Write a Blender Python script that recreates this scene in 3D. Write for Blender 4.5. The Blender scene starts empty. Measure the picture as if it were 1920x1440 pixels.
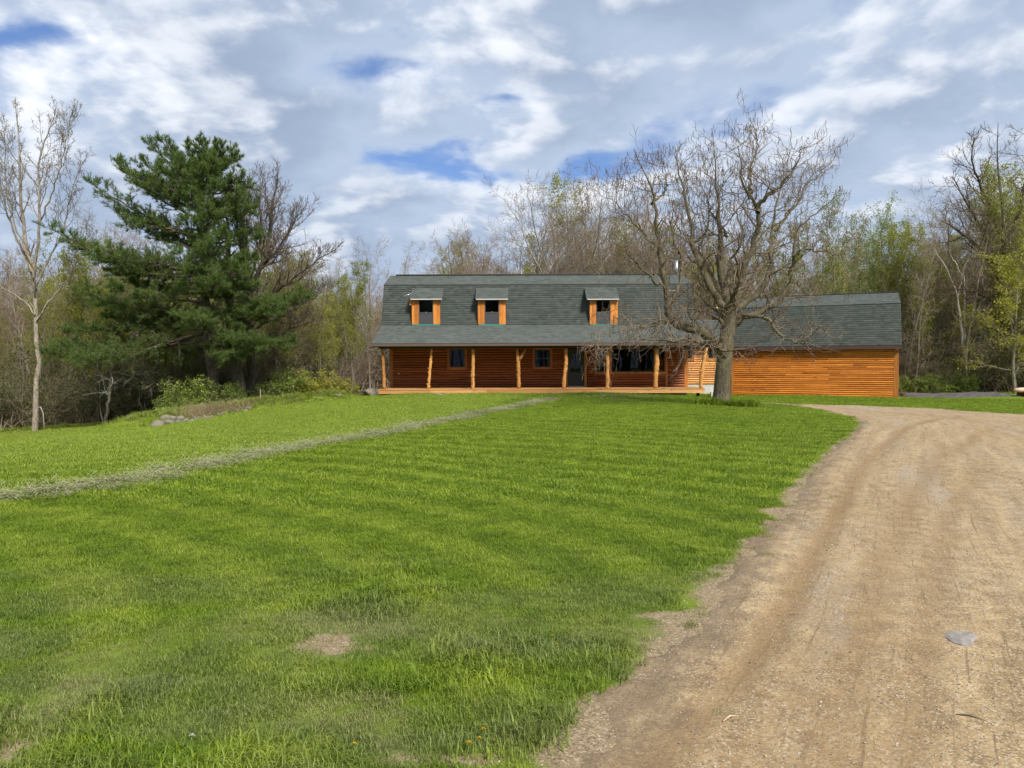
import bpy, math, random
import numpy as np
from mathutils import Matrix, Vector

SC = bpy.context.scene
COL = SC.collection
R = math.radians
rng = np.random.default_rng(7)
random.seed(7)

# ------------------------------------------------------------------ camera
FPX = 1331.0
CAM = np.array([0.0, 0.0, 1.65])
PITCH, ROLL = -1.94, -0.2
camd = bpy.data.cameras.new('camera')
camd.sensor_width = 36.0
camd.lens = FPX / 1920.0 * 36.0
camd.clip_start, camd.clip_end = 0.05, 4000
cam = bpy.data.objects.new('camera', camd)
COL.objects.link(cam)
CM = Matrix.Rotation(R(90 + PITCH), 4, 'X') @ Matrix.Rotation(R(ROLL), 4, 'Z')
cam.matrix_world = Matrix.Translation(Vector(CAM)) @ CM
SC.camera = cam
CR = np.array(CM.to_3x3())

def at(px, py, Y):
    """world point seen at photo pixel (1920x1440) on the vertical plane y=Y"""
    d = CR @ np.array([(px - 960) / FPX, (720 - py) / FPX, -1.0])
    return CAM + d * (Y / d[1])

# ------------------------------------------------------------------ light
SUN_EL, SUN_AZ = 45.0, 30.0           # azimuth: degrees to the right of straight behind the camera
sdir = np.array([math.sin(R(SUN_AZ)) * math.cos(R(SUN_EL)), -math.cos(R(SUN_AZ)) * math.cos(R(SUN_EL)), math.sin(R(SUN_EL))])
sl = bpy.data.lights.new('sun', 'SUN')
sl.energy, sl.angle, sl.color = 3.6, R(13), (1.0, 0.955, 0.88)
sun = bpy.data.objects.new('sun', sl)
COL.objects.link(sun)
sun.rotation_euler = Vector(-sdir).to_track_quat('-Z', 'Y').to_euler()

SC.view_settings.view_transform = 'Standard'
SC.view_settings.look = 'None'
SC.view_settings.gamma = 1.0
SC.view_settings.use_curve_mapping = False
SC.view_settings.exposure = 0.6
SC.render.engine = 'CYCLES'
SC.cycles.max_bounces = 6
SC.cycles.transparent_max_bounces = 12
SC.cycles.use_denoising = True

# ------------------------------------------------------------------ node helpers
class NT:
    def __init__(s, nt):
        s.nt = nt
    def n(s, typ, ins=None, **kw):
        nd = s.nt.nodes.new(typ)
        for k, v in kw.items():
            setattr(nd, k, v)
        for k, v in (ins or {}).items():
            s.set(nd, k, v)
        return nd
    def set(s, nd, k, v):
        sock = nd.inputs[k]
        if isinstance(v, bpy.types.NodeSocket):
            s.nt.links.new(v, sock)
        elif isinstance(v, bpy.types.Node):
            s.nt.links.new(v.outputs[0], sock)
        else:
            if sock.type == 'RGBA' and len(v) == 3:
                v = (*v, 1)
            sock.default_value = v
    def m(s, op, a, b=0.0, c=0.0, clamp=False):
        nd = s.n('ShaderNodeMath', {0: a, 1: b, 2: c}, operation=op)
        nd.use_clamp = clamp
        return nd.outputs[0]
    def v(s, op, a, b=(0, 0, 0)):
        nd = s.n('ShaderNodeVectorMath', {0: a, 1: b}, operation=op)
        return nd.outputs[0]
    def scalev(s, a, f):
        nd = s.n('ShaderNodeVectorMath', {0: a}, operation='SCALE')
        s.set(nd, 'Scale', f)
        return nd.outputs[0]
    def noise(s, vec, scale, detail=4, rough=0.55, dist=0.0):
        nd = s.n('ShaderNodeTexNoise', {'Vector': vec, 'Scale': scale, 'Detail': detail, 'Roughness': rough, 'Distortion': dist})
        return nd.outputs[0]
    def mix(s, f, a, b, mode='MIX'):
        nd = s.n('ShaderNodeMix', data_type='RGBA', blend_type=mode)
        s.set(nd, 0, f); s.set(nd, 6, a); s.set(nd, 7, b)
        return nd.outputs[2]
    def ss(s, x, a, b):
        nd = s.n('ShaderNodeMapRange', {0: x, 1: a, 2: b, 3: 0.0, 4: 1.0}, interpolation_type='SMOOTHSTEP')
        return nd.outputs[0]
    def xyz(s, v):
        return s.n('ShaderNodeSeparateXYZ', {0: v}).outputs
    def comb(s, x, y, z=0.0):
        return s.n('ShaderNodeCombineXYZ', {0: x, 1: y, 2: z}).outputs[0]
    def bump(s, h, strength=0.3, dist=0.02):
        return s.n('ShaderNodeBump', {'Height': h, 'Strength': strength, 'Distance': dist}).outputs[0]

def newmat(name):
    m = bpy.data.materials.new(name)
    m.use_nodes = True
    t = NT(m.node_tree)
    p = m.node_tree.nodes['Principled BSDF']
    return m, t, p

# ------------------------------------------------------------------ sky
W = bpy.data.worlds.new('World')
SC.world = W
W.use_nodes = True
wt = NT(W.node_tree)
bg = W.node_tree.nodes['Background']
sky = wt.n('ShaderNodeTexSky', sky_type='NISHITA')
sky.sun_disc = False
sky.sun_elevation = R(SUN_EL)
sky.sun_rotation = R(180 - SUN_AZ)
sky.ozone_density = 1.6
gen = wt.n('ShaderNodeTexCoord').outputs['Generated']
dx, dy, dz = wt.xyz(gen)
zz = wt.m('ADD', wt.m('MAXIMUM', dz, 0.0), 0.26)
P = wt.comb(wt.m('DIVIDE', dx, zz), wt.m('DIVIDE', dy, zz), 0.0)
P = wt.v('ADD', P, (3.7, 1.3, 0.0))
warp = wt.n('ShaderNodeTexNoise', {'Vector': P, 'Scale': 1.3, 'Detail': 3.0})
Pw = wt.v('ADD', P, wt.scalev(wt.v('SUBTRACT', warp.outputs[1], (0.5, 0.5, 0.5)), 0.22))
def cloud(vec):
    a = wt.noise(vec, 1.8, 9, 0.50)
    b = wt.noise(vec, 4.6, 7, 0.50)
    return wt.m('ADD', wt.m('MULTIPLY', a, 0.62), wt.m('MULTIPLY', b, 0.38))
n1 = cloud(Pw)
n2 = cloud(wt.v('ADD', wt.scalev(Pw, 1.0), wt.scalev(wt.n('ShaderNodeVectorMath', {0: P}, operation='NORMALIZE').outputs[0], -0.075)))
# gaps of open sky that the photograph shows (world directions: x/y and z/y)
wv = wt.xyz(wt.n('ShaderNodeTexNoise', {'Vector': P, 'Scale': 3.4, 'Detail': 7.0}).outputs[1])
yy = wt.m('MAXIMUM', dy, 0.05)
ax = wt.m('ADD', wt.m('DIVIDE', dx, yy), wt.m('MULTIPLY', wt.m('SUBTRACT', wv[0], 0.5), 0.30))
ez = wt.m('ADD', wt.m('DIVIDE', dz, yy), wt.m('MULTIPLY', wt.m('SUBTRACT', wv[1], 0.5), 0.22))
gap = None
for gx, gy, sx, sy, am in ((40, 50, 150, 42, .20), (230, 120, 170, 26, .08), (130, 240, 90, 60, .10), (700, 125, 190, 32, .11), (935, 185, 120, 26, .17),
                           (830, 272, 120, 20, .12), (1175, 300, 130, 34, .13), (1235, 255, 90, 34, .09), (730, 38, 70, 26, .08), (90, 470, 160, 130, .05)):
    c = CR @ np.array([(gx - 960) / FPX, (720 - gy) / FPX, -1.0])
    cx, cz = c[0] / c[1], c[2] / c[1]
    u = wt.m('DIVIDE', wt.m('SUBTRACT', ax, cx), sx / FPX)
    v = wt.m('DIVIDE', wt.m('SUBTRACT', ez, cz), sy / FPX)
    e = wt.m('EXPONENT', wt.m('MULTIPLY', wt.m('ADD', wt.m('MULTIPLY', u, u), wt.m('MULTIPLY', v, v)), -1.0))
    e = wt.m('MULTIPLY', e, am * 0.82)
    gap = e if gap is None else wt.m('ADD', gap, e)
gap = wt.m('MULTIPLY', gap, wt.ss(dy, 0.05, 0.3))
n3 = cloud(wt.v('ADD', Pw, wt.scalev(wt.n('ShaderNodeVectorMath', {0: P}, operation='NORMALIZE').outputs[0], -0.035)))
ncov = wt.m('SUBTRACT', n1, gap)
cover = wt.ss(ncov, 0.29, 0.44)
thick = wt.ss(ncov, 0.38, 0.62)
relief = wt.m('ADD', wt.m('MULTIPLY', wt.m('SUBTRACT', n1, n2), 4.2), wt.m('ADD', wt.m('MULTIPLY', wt.m('SUBTRACT', n1, n3), 3.5), 0.36), clamp=True)
patch = wt.ss(wt.noise(wt.v('ADD', P, (9.1, 4.4, 0.0)), 1.1, 3), 0.36, 0.62)
lump = wt.m('MULTIPLY', wt.m('MULTIPLY', wt.ss(relief, 0.18, 0.95), wt.m('ADD', 0.5, wt.m('MULTIPLY', patch, 0.6))), wt.m('SUBTRACT', 1.0, wt.m('MULTIPLY', thick, 0.30)))
CLOUD_DARK, CLOUD_LIGHT = (0.245, 0.305, 0.410), (0.74, 0.755, 0.78)
base = wt.mix(thick, (0.355, 0.425, 0.54), CLOUD_DARK)
ccol = wt.mix(lump, base, CLOUD_LIGHT)
low = wt.ss(dz, 0.24, 0.02)
ccol = wt.mix(wt.m('MULTIPLY', low, 0.62), ccol, (0.30, 0.365, 0.475))
blue = wt.mix(1.0, sky.outputs[0], (0.066, 0.076, 0.098), mode='MULTIPLY')
wt.set(bg, 'Color', wt.mix(wt.m('MULTIPLY', cover, 0.97), blue, ccol))
bg.inputs['Strength'].default_value = 1.0

# ------------------------------------------------------------------ object helpers
def tag(o, label=None, cat=None, group=None, kind=None):
    if label: o['label'] = label
    if cat: o['category'] = cat
    if group: o['group'] = group
    if kind: o['kind'] = kind
    return o

def link(name, me, parent=None, loc=None):
    o = bpy.data.objects.new(name, me)
    COL.objects.link(o)
    if parent is not None: o.parent = parent
    if loc is not None: o.location = loc
    return o

def empty(name, loc=(0, 0, 0), rz=0.0):
    o = bpy.data.objects.new(name, None)
    COL.objects.link(o)
    o.location = loc
    o.rotation_euler = (0, 0, rz)
    o.empty_display_size = 0.3
    return o

def mesh_fast(name, V, Q=None, T=None, mat=None, smooth=False, attrs=None):
    """V (n,3); Q (m,4) quads; T (k,3) triangles -> mesh datablock"""
    me = bpy.data.meshes.new(name)
    V = np.asarray(V, dtype=np.float32)
    nq = 0 if Q is None else len(Q)
    nt = 0 if T is None else len(T)
    loops = []
    if nq: loops.append(np.asarray(Q, dtype=np.int32).ravel())
    if nt: loops.append(np.asarray(T, dtype=np.int32).ravel())
    loops = np.concatenate(loops)
    me.vertices.add(len(V)); me.vertices.foreach_set('co', V.ravel())
    me.loops.add(len(loops)); me.loops.foreach_set('vertex_index', loops)
    me.polygons.add(nq + nt)
    st = np.concatenate([np.arange(nq) * 4, nq * 4 + np.arange(nt) * 3]).astype(np.int32)
    me.polygons.foreach_set('loop_start', st)
    if smooth:
        me.polygons.foreach_set('use_smooth', np.ones(nq + nt, dtype=bool))
    for an, (dom, typ, arr) in (attrs or {}).items():
        a = me.attributes.new(an, typ, dom)
        a.data.foreach_set('value' if typ == 'FLOAT' else 'vector', np.asarray(arr, dtype=np.float32).ravel())
    if mat: me.materials.append(mat)
    me.update(calc_edges=True)
    me.validate()
    return me

class MB:
    """collects boxes, prisms and tubes; builds ONE mesh"""
    def __init__(s):
        s.V, s.F, s.S = [], [], []
    def add(s, V, F, smooth=False):
        b = len(s.V)
        s.V += [tuple(map(float, v)) for v in V]
        s.F += [tuple(i + b for i in f) for f in F]
        s.S += [smooth] * len(F)
    def box(s, x0, x1, y0, y1, z0, z1, M=None):
        V = [(x, y, z) for z in (z0, z1) for y in (y0, y1) for x in (x0, x1)]
        if M is not None: V = [tuple(M @ Vector(v)) for v in V]
        s.add(V, [(0, 2, 3, 1), (4, 5, 7, 6), (0, 1, 5, 4), (2, 6, 7, 3), (0, 4, 6, 2), (1, 3, 7, 5)])
        return s
    def bar(s, a, b, w, h, up=(0, 0, 1)):
        a, b = Vector(a), Vector(b)
        d = (b - a).normalized()
        sd = d.cross(Vector(up))
        if sd.length < 1e-4: sd = d.cross(Vector((0, 1, 0)))
        sd.normalize(); u = sd.cross(d)
        V = []
        for p in (a, b):
            for i, j in ((-1, -1), (1, -1), (1, 1), (-1, 1)):
                V.append(p + sd * (i * w / 2) + u * (j * h / 2))
        s.add(V, [(0, 3, 2, 1), (4, 5, 6, 7), (0, 1, 5, 4), (1, 2, 6, 5), (2, 3, 7, 6), (3, 0, 4, 7)])
        return s
    def tube(s, pts, rad, k=8, cap=True):
        pts = np.asarray(pts, float)
        V, Q = tubes(pts[None], np.asarray(rad, float)[None], k)
        F = [tuple(q) for q in Q]
        if cap:
            n = len(pts)
            F.append(tuple(range(k - 1, -1, -1)))
            F.append(tuple((n - 1) * k + i for i in range(k)))
        s.add(V, F, True)
        return s
    def sphere(s, c, r, k=8, m=5, sc=(1, 1, 1)):
        V, F = [], []
        for i in range(m + 1):
            a = math.pi * i / m
            for j in range(k):
                t = 2 * math.pi * j / k
                V.append((c[0] + r * sc[0] * math.sin(a) * math.cos(t), c[1] + r * sc[1] * math.sin(a) * math.sin(t), c[2] + r * sc[2] * math.cos(a)))
        for i in range(m):
            for j in range(k):
                F.append((i * k + j, (i + 1) * k + j, (i + 1) * k + (j + 1) % k, i * k + (j + 1) % k))
        s.add(V, F, True)
        return s
    def mesh(s, name, mat):
        me = bpy.data.meshes.new(name)
        me.from_pydata(s.V, [], s.F)
        me.polygons.foreach_set('use_smooth', s.S)
        if mat: me.materials.append(mat)
        me.update()
        return me
    def build(s, name, mat, parent=None):
        return link(name, s.mesh(name, mat), parent)

def tubes(pts, rad, k):
    """pts (N,m,3), rad (N,m) -> verts, quads of N tubes with k sides"""
    N, m, _ = pts.shape
    T = np.gradient(pts, axis=1)
    T /= np.linalg.norm(T, axis=2, keepdims=True) + 1e-9
    ref = np.where(np.abs(T[:, :1, 2:3]) > 0.8, np.array([[[1.0, 0.13, 0]]]), np.array([[[0.0, 0.1, 1]]]))
    A = np.cross(np.broadcast_to(ref, T.shape), T)
    A /= np.linalg.norm(A, axis=2, keepdims=True) + 1e-9
    B = np.cross(T, A)
    th = np.arange(k) * 2 * np.pi / k
    c, s_ = np.cos(th), np.sin(th)
    V = pts[:, :, None, :] + rad[:, :, None, None] * (A[:, :, None, :] * c[None, None, :, None] + B[:, :, None, :] * s_[None, None, :, None])
    base = (np.arange(N) * m * k)[:, None, None]
    i = (np.arange(m - 1) * k)[None, :, None]
    j = np.arange(k)[None, None, :]
    j2 = (j + 1) % k
    Q = np.stack([base + i + j, base + i + j2, base + i + k + j2, base + i + k + j], axis=-1).reshape(-1, 4)
    return V.reshape(-1, 3), Q

class Acc:
    """accumulates numpy geometry"""
    def __init__(s):
        s.V, s.Q, s.T, s.n = [], [], [], 0
        s.tone = []
    def q(s, V, Q, tone=None):
        s.V.append(V); s.Q.append(np.asarray(Q) + s.n); s.n += len(V)
        s.tone.append(np.full(len(V), 0.5) if tone is None else tone)
    def t(s, V, T, tone=None):
        s.V.append(V); s.T.append(np.asarray(T) + s.n); s.n += len(V)
        s.tone.append(np.full(len(V), 0.5) if tone is None else tone)
    def mesh(s, name, mat, smooth=True):
        Q = np.concatenate(s.Q) if s.Q else None
        T = np.concatenate(s.T) if s.T else None
        return mesh_fast(name, np.concatenate(s.V), Q, T, mat, smooth, {'tone': ('POINT', 'FLOAT', np.concatenate(s.tone))})

def S(a, b, x):
    t = np.clip((np.asarray(x, float) - a) / (b - a), 0, 1)
    return t * t * (3 - 2 * t)

# ------------------------------------------------------------------ terrain height
BANK = [(-14.5, 27.0), (-13.9, 31.5), (-11.4, 34.6), (-9.2, 36.6)]
def seg_dist(x, y, pts):
    """distance in plan to a polyline"""
    best = np.full(np.shape(x), 1e9)
    for (x0, y0), (x1, y1) in zip(pts[:-1], pts[1:]):
        ex, ey = x1 - x0, y1 - y0
        t = np.clip(((x - x0) * ex + (y - y0) * ey) / (ex * ex + ey * ey), 0, 1)
        best = np.minimum(best, np.hypot(x - x0 - t * ex, y - y0 - t * ey))
    return best

def H(x, y):
    x = np.asarray(x, float); y = np.asarray(y, float)
    h = -0.13 * S(5, 37, y)
    h = h - 2.05 * S(-3, -30, x) * S(4, 25, y)
    h = h - 0.38 * S(4, 14, x) * S(14, 38, y)
    h = h + 8.5 * S(52, 190, y) + 1.6 * S(-14, -40, x) * S(38, 75, y)
    # stony bank in front of the pine
    h = h + 0.38 * np.exp(-(seg_dist(x, y, BANK) / 1.0) ** 2)
    h = h + 0.035 * np.sin(x * 0.55 + 1.3) * np.sin(y * 0.43) + 0.02 * np.sin(x * 1.3 + y * 0.9)
    return h

def hit(px, py):
    d = CR @ np.array([(px - 960) / FPX, (720 - py) / FPX, -1.0])
    t0 = 1.0
    t = 1.0
    while t < 400:
        p = CAM + d * t
        if p[2] < H(p[0], p[1]):
            lo, hi = t0, t
            for _ in range(30):
                m = (lo + hi) / 2
                p = CAM + d * m
                if p[2] < H(p[0], p[1]): hi = m
                else: lo = m
            p = CAM + d * hi
            return np.array([p[0], p[1], float(H(p[0], p[1]))])
        t0 = t
        t *= 1.01
    return CAM + d * 400
# ------------------------------------------------------------------ driveway outline (plan)
EDGE_PX = [(1060, 1440), (1150, 1330), (1205, 1270), (1280, 1190), (1345, 1120), (1402, 1040), (1462, 960), (1522, 880),
           (1572, 830), (1606, 800), (1612, 793), (1596, 784), (1545, 770), (1490, 760.5)]
FAR_PX = [(1500, 757.5), (1600, 759.5), (1700, 764), (1800, 770), (1920, 777)]
E = [tuple(hit(*p)[:2]) for p in EDGE_PX]
Fp = [tuple(hit(*p)[:2]) for p in FAR_PX]
POLY = [(-0.5, -2.0), (-0.25, 0.0), (0.05, 1.6)] + E + Fp + [(Fp[-1][0] + 9, Fp[-1][1] + 0.2), (Fp[-1][0] + 9, Fp[-1][1] - 6), (19.5, 18.0), (11.5, 8.0), (7.5, 0.0), (6.5, -2.0)]

def poly_sd(x, y, poly):
    """signed distance in plan, positive inside"""
    x = np.asarray(x, float); y = np.asarray(y, float)
    ins = np.zeros(x.shape, bool)
    n = len(poly)
    for i in range(n):
        (x0, y0), (x1, y1) = poly[i], poly[(i + 1) % n]
        c = ((y0 > y) != (y1 > y)) & (x < (x1 - x0) * (y - y0) / (y1 - y0 + 1e-12) + x0)
        ins ^= c
    d = seg_dist(x, y, list(poly) + [poly[0]])
    return np.where(ins, d, -d)

# small value noise for masks
_G = np.random.default_rng(3).random((256, 256))
def vnoise(x, y):
    xi, yi = np.floor(x).astype(int), np.floor(y).astype(int)
    fx, fy = x - xi, y - yi
    fx, fy = fx * fx * (3 - 2 * fx), fy * fy * (3 - 2 * fy)
    a, b = _G[xi % 256, yi % 256], _G[(xi + 1) % 256, yi % 256]
    c, d = _G[xi % 256, (yi + 1) % 256], _G[(xi + 1) % 256, (yi + 1) % 256]
    return (a * (1 - fx) + b * fx) * (1 - fy) + (c * (1 - fx) + d * fx) * fy
def fbm(x, y, o=4):
    v, a, t = 0.0, 1.0, 0.0
    for i in range(o):
        v = v + a * vnoise(x * 2 ** i + 17.3 * i, y * 2 ** i + 5.1 * i); t += a; a *= 0.55
    return v / t

STRAW_PX = [(0, 936), (120, 921), (250, 900), (360, 878), (470, 855), (600, 831), (720, 812), (830, 790), (930, 769), (1040, 747)]
STRAW = [tuple(hit(*p)[:2]) for p in STRAW_PX]
STRAW = [(2 * STRAW[0][0] - STRAW[1][0], 2 * STRAW[0][1] - STRAW[1][1])] + STRAW
BARE = [(hit(617, 1208)[:2], 0.30, 0.17), (hit(20, 1420)[:2], .16, .12), (hit(815, 1425)[:2], .3, .06), (hit(1225, 1155)[:2], .25, .05)]

def masks(x, y):
    """(dirt 0..1, straw 0..1) on the lawn"""
    sd = poly_sd(x, y, POLY)
    wob = (fbm(x * 2.6 + y * 1.5, y * 2.6 - x * 1.5) - 0.5)
    near = 1 - S(7, 20, y)
    dirt = S(-0.12 - 0.28 * near, 0.14, sd + wob * (0.12 + 0.30 * near))
    for (c, rx, ry) in BARE:
        r = np.hypot((x - c[0]) / rx, (y - c[1]) / ry)
        dirt = np.maximum(dirt, 0.88 * S(1.6, 0.4, r + (fbm(x * 9, y * 9) - 0.5) * 2.2))
    # mud and bare ground where the drive meets the lawn beside the garage
    mud = seg_dist(x, y, [tuple(hit(1440, 756)[:2]), tuple(hit(1560, 764)[:2])])
    dirt = np.maximum(dirt, 0.8 * S(0.9, 0.1, mud + (fbm(x * 1.7, y * 1.7) - 0.5) * 1.6))
    straw = S(0.55, 0.1, seg_dist(x, y, STRAW) + (fbm(x * 1.6, y * 1.6) - 0.5) * 0.55)
    return sd, dirt, straw

# ------------------------------------------------------------------ lawn colour shared by soil sheet and blades
def lawn_colour(t, pos):
    px_, py_, _ = t.xyz(pos)
    big = t.noise(t.v('MULTIPLY', pos, (1, 0.7, 0)), 0.22, 4, 0.6)
    mid = t.noise(t.v('MULTIPLY', pos, (1, 1, 0)), 2.7, 6, 0.7)
    # mowing passes sweep round with the drive
    rr = t.m('SQRT', t.m('ADD', t.m('POWER', t.m('ADD', px_, 9.0), 2.0), t.m('POWER', t.m('MULTIPLY', t.m('SUBTRACT', py_, 2.0), 1.25), 2.0)))
    rr = t.m('ADD', rr, t.m('ADD', t.m('MULTIPLY', big, 1.0), t.m('MULTIPLY', t.noise(pos, 0.9, 3, .6), 0.5)))
    stripe = t.m('ADD', t.m('MULTIPLY', t.m('SINE', t.m('MULTIPLY', rr, 6.6)), 0.5), 0.5)
    g = t.mix(t.ss(mid, 0.3, 0.7), (0.098, 0.156, 0.009), (0.160, 0.230, 0.016))
    g = t.mix(t.m('MULTIPLY', t.m('MULTIPLY', t.ss(stripe, 0.25, 0.95), t.ss(mid, 0.2, 0.6)), 0.58), g, (0.245, 0.305, 0.035))
    g = t.mix(t.m('MULTIPLY', t.ss(big, 0.45, 0.7), 0.28), g, (0.066, 0.118, 0.008))
    # rougher, greyer turf close to the road side of the lawn
    rough = t.m('MULTIPLY', t.ss(py_, 6.6, 3.6), t.ss(t.noise(t.v('MULTIPLY', pos, (0.6, 1.6, 0)), 1.0, 4, 0.6), 0.33, 0.66))
    g = t.mix(t.m('MULTIPLY', rough, 0.75), g, (0.15, 0.175, 0.07))
    # lighter lawn tone beyond the line of clippings
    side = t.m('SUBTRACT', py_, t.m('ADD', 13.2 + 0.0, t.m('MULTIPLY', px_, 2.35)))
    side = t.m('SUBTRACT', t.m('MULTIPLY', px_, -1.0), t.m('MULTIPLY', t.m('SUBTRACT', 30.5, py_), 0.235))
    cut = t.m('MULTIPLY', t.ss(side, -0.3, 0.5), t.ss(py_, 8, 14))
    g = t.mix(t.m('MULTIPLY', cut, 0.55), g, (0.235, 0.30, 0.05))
    return g

def make_lawn_mat(name, blades):
    m, t, p = newmat(name)
    pos = t.n('ShaderNodeNewGeometry').outputs['Position']
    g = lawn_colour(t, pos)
    if blades:
        tint = t.n('ShaderNodeAttribute', attribute_name='tint', attribute_type='INSTANCER').outputs['Fac']
        dry = t.n('ShaderNodeAttribute', attribute_name='dry', attribute_type='INSTANCER').outputs['Fac']
        bl = t.n('ShaderNodeAttribute', attribute_name='tone', attribute_type='GEOMETRY').outputs['Fac']
        g = t.mix(1.0, g, t.comb(t.m('ADD', 0.55, t.m('MULTIPLY', t.m('ADD', tint, bl), 0.5)), t.m('ADD', 0.6, t.m('MULTIPLY', t.m('ADD', tint, bl), 0.42)), t.m('ADD', 0.6, t.m('MULTIPLY', t.m('ADD', tint, bl), 0.4))), 'MULTIPLY')
        g = t.mix(t.m('MULTIPLY', t.ss(t.m('ADD', dry, t.m('MULTIPLY', bl, 0.35)), 0.55, 1.0), 0.85), g, (0.30, 0.265, 0.14))
        tr = t.n('ShaderNodeBsdfTranslucent', {'Color': t.mix(1.0, g, (1.5, 1.5, 0.8), 'MULTIPLY')})
        p.inputs['Roughness'].default_value = 0.5
        p.inputs['Specular IOR Level'].default_value = 0.3
        t.set(p, 'Base Color', t.mix(1.0, g, (1.25, 1.25, 1.2), 'MULTIPLY'))
        mx = t.n('ShaderNodeMixShader', {0: 0.35, 1: p.outputs[0], 2: tr.outputs[0]})
        t.nt.links.new(mx.outputs[0], m.node_tree.nodes['Material Output'].inputs[0])
    else:
        d = t.n('ShaderNodeAttribute', attribute_name='dirt').outputs['Fac']
        s = t.n('ShaderNodeAttribute', attribute_name='straw').outputs['Fac']
        w = t.n('ShaderNodeAttribute', attribute_name='wood').outputs['Fac']
        f = t.noise(pos, 55, 4, 0.7)
        f2 = t.noise(pos, 9, 4, 0.65)
        gv = t.xyz(t.n('ShaderNodeTexVoronoi', {'Vector': pos, 'Scale': 95.0}).outputs['Color'])[0]
        g = t.mix(1.0, g, t.mix(f, (0.55, 0.55, 0.5), (1.25, 1.25, 1.1)), 'MULTIPLY')
        soil = t.mix(f2, (0.24, 0.17, 0.098), (0.46, 0.345, 0.20))
        soil = t.mix(t.m('MULTIPLY', f, 0.6), soil, (0.15, 0.115, 0.07))
        soil = t.mix(t.m('MULTIPLY', t.ss(gv, 0.7, 0.95), 0.5), soil, (0.56, 0.47, 0.34))
        soil = t.mix(t.m('MULTIPLY', t.ss(gv, 0.2, 0.02), 0.6), soil, (0.10, 0.08, 0.055))
        g = t.mix(t.m('MULTIPLY', s, 0.6), g, (0.32, 0.30, 0.17))
        dd = t.ss(t.m('ADD', d, t.m('MULTIPLY', t.m('SUBTRACT', f2, 0.5), 0.5)), 0.35, 0.7)
        g = t.mix(dd, g, soil)
        lit = t.mix(t.noise(pos, 1.7, 5, 0.7), (0.15, 0.11, 0.065), (0.30, 0.235, 0.145))
        lit = t.mix(t.m('MULTIPLY', t.ss(t.noise(pos, 0.35, 3), 0.5, 0.7), 0.7), lit, (0.085, 0.115, 0.03))
        g = t.mix(w, g, lit)
        t.set(p, 'Base Color', g)
        p.inputs['Roughness'].default_value = 0.95
        p.inputs['Specular IOR Level'].default_value = 0.1
        t.set(p, 'Normal', t.bump(t.m('ADD', f, t.m('MULTIPLY', f2, 0.6)), 0.6, 0.04))
    return m

# ------------------------------------------------------------------ ground sheet
def axis(*spec):
    out = []
    for a, b, st in spec:
        out.append(np.arange(a, b, st))
    return np.concatenate(out)
gx = axis((-900, -200, 70), (-200, -60, 7), (-60, -26, 1.0), (-26, -10, 0.3), (-10, 12, 0.17), (12, 30, 0.3), (30, 60, 1.0), (60, 200, 7), (200, 901, 70))
gy = axis((-60, -6, 6), (-6, 2, 0.5), (2, 12, 0.1), (12, 42, 0.25), (42, 70, 0.8), (70, 200, 5), (200, 901, 50))
GX, GY = np.meshgrid(gx, gy)
sdg, dirtg, strawg = masks(GX, GY)
HZ = H(GX, GY) - 0.05 * S(0.1, 0.5, sdg)
nx, ny = len(gx), len(gy)
ii = (np.arange(ny - 1)[:, None] * nx + np.arange(nx - 1)[None, :]).ravel()
Qg = np.stack([ii, ii + 1, ii + nx + 1, ii + nx], 1)
wob = (fbm(GX * 0.5, GY * 0.5) - 0.5) * 3
woodg = np.maximum(S(44, 48, GY + wob), np.maximum(S(-22.5, -25.5, GX + 0.5 * (37 - GY) + wob) * S(25, 30, GY), S(37.8, 39.5, GY + wob) * S(-8.0, -9.5, GX + wob * 0.3)))
woodg = np.maximum(woodg, S(34.5, 37, GY + wob - 0.75 * (GX + 13.5)) * S(-12.5, -14, GX))
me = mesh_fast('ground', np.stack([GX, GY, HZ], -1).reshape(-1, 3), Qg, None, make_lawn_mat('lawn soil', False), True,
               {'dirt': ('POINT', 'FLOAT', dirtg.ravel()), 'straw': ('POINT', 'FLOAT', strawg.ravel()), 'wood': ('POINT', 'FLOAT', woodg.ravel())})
tag(link('ground', me), kind='structure')

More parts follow.
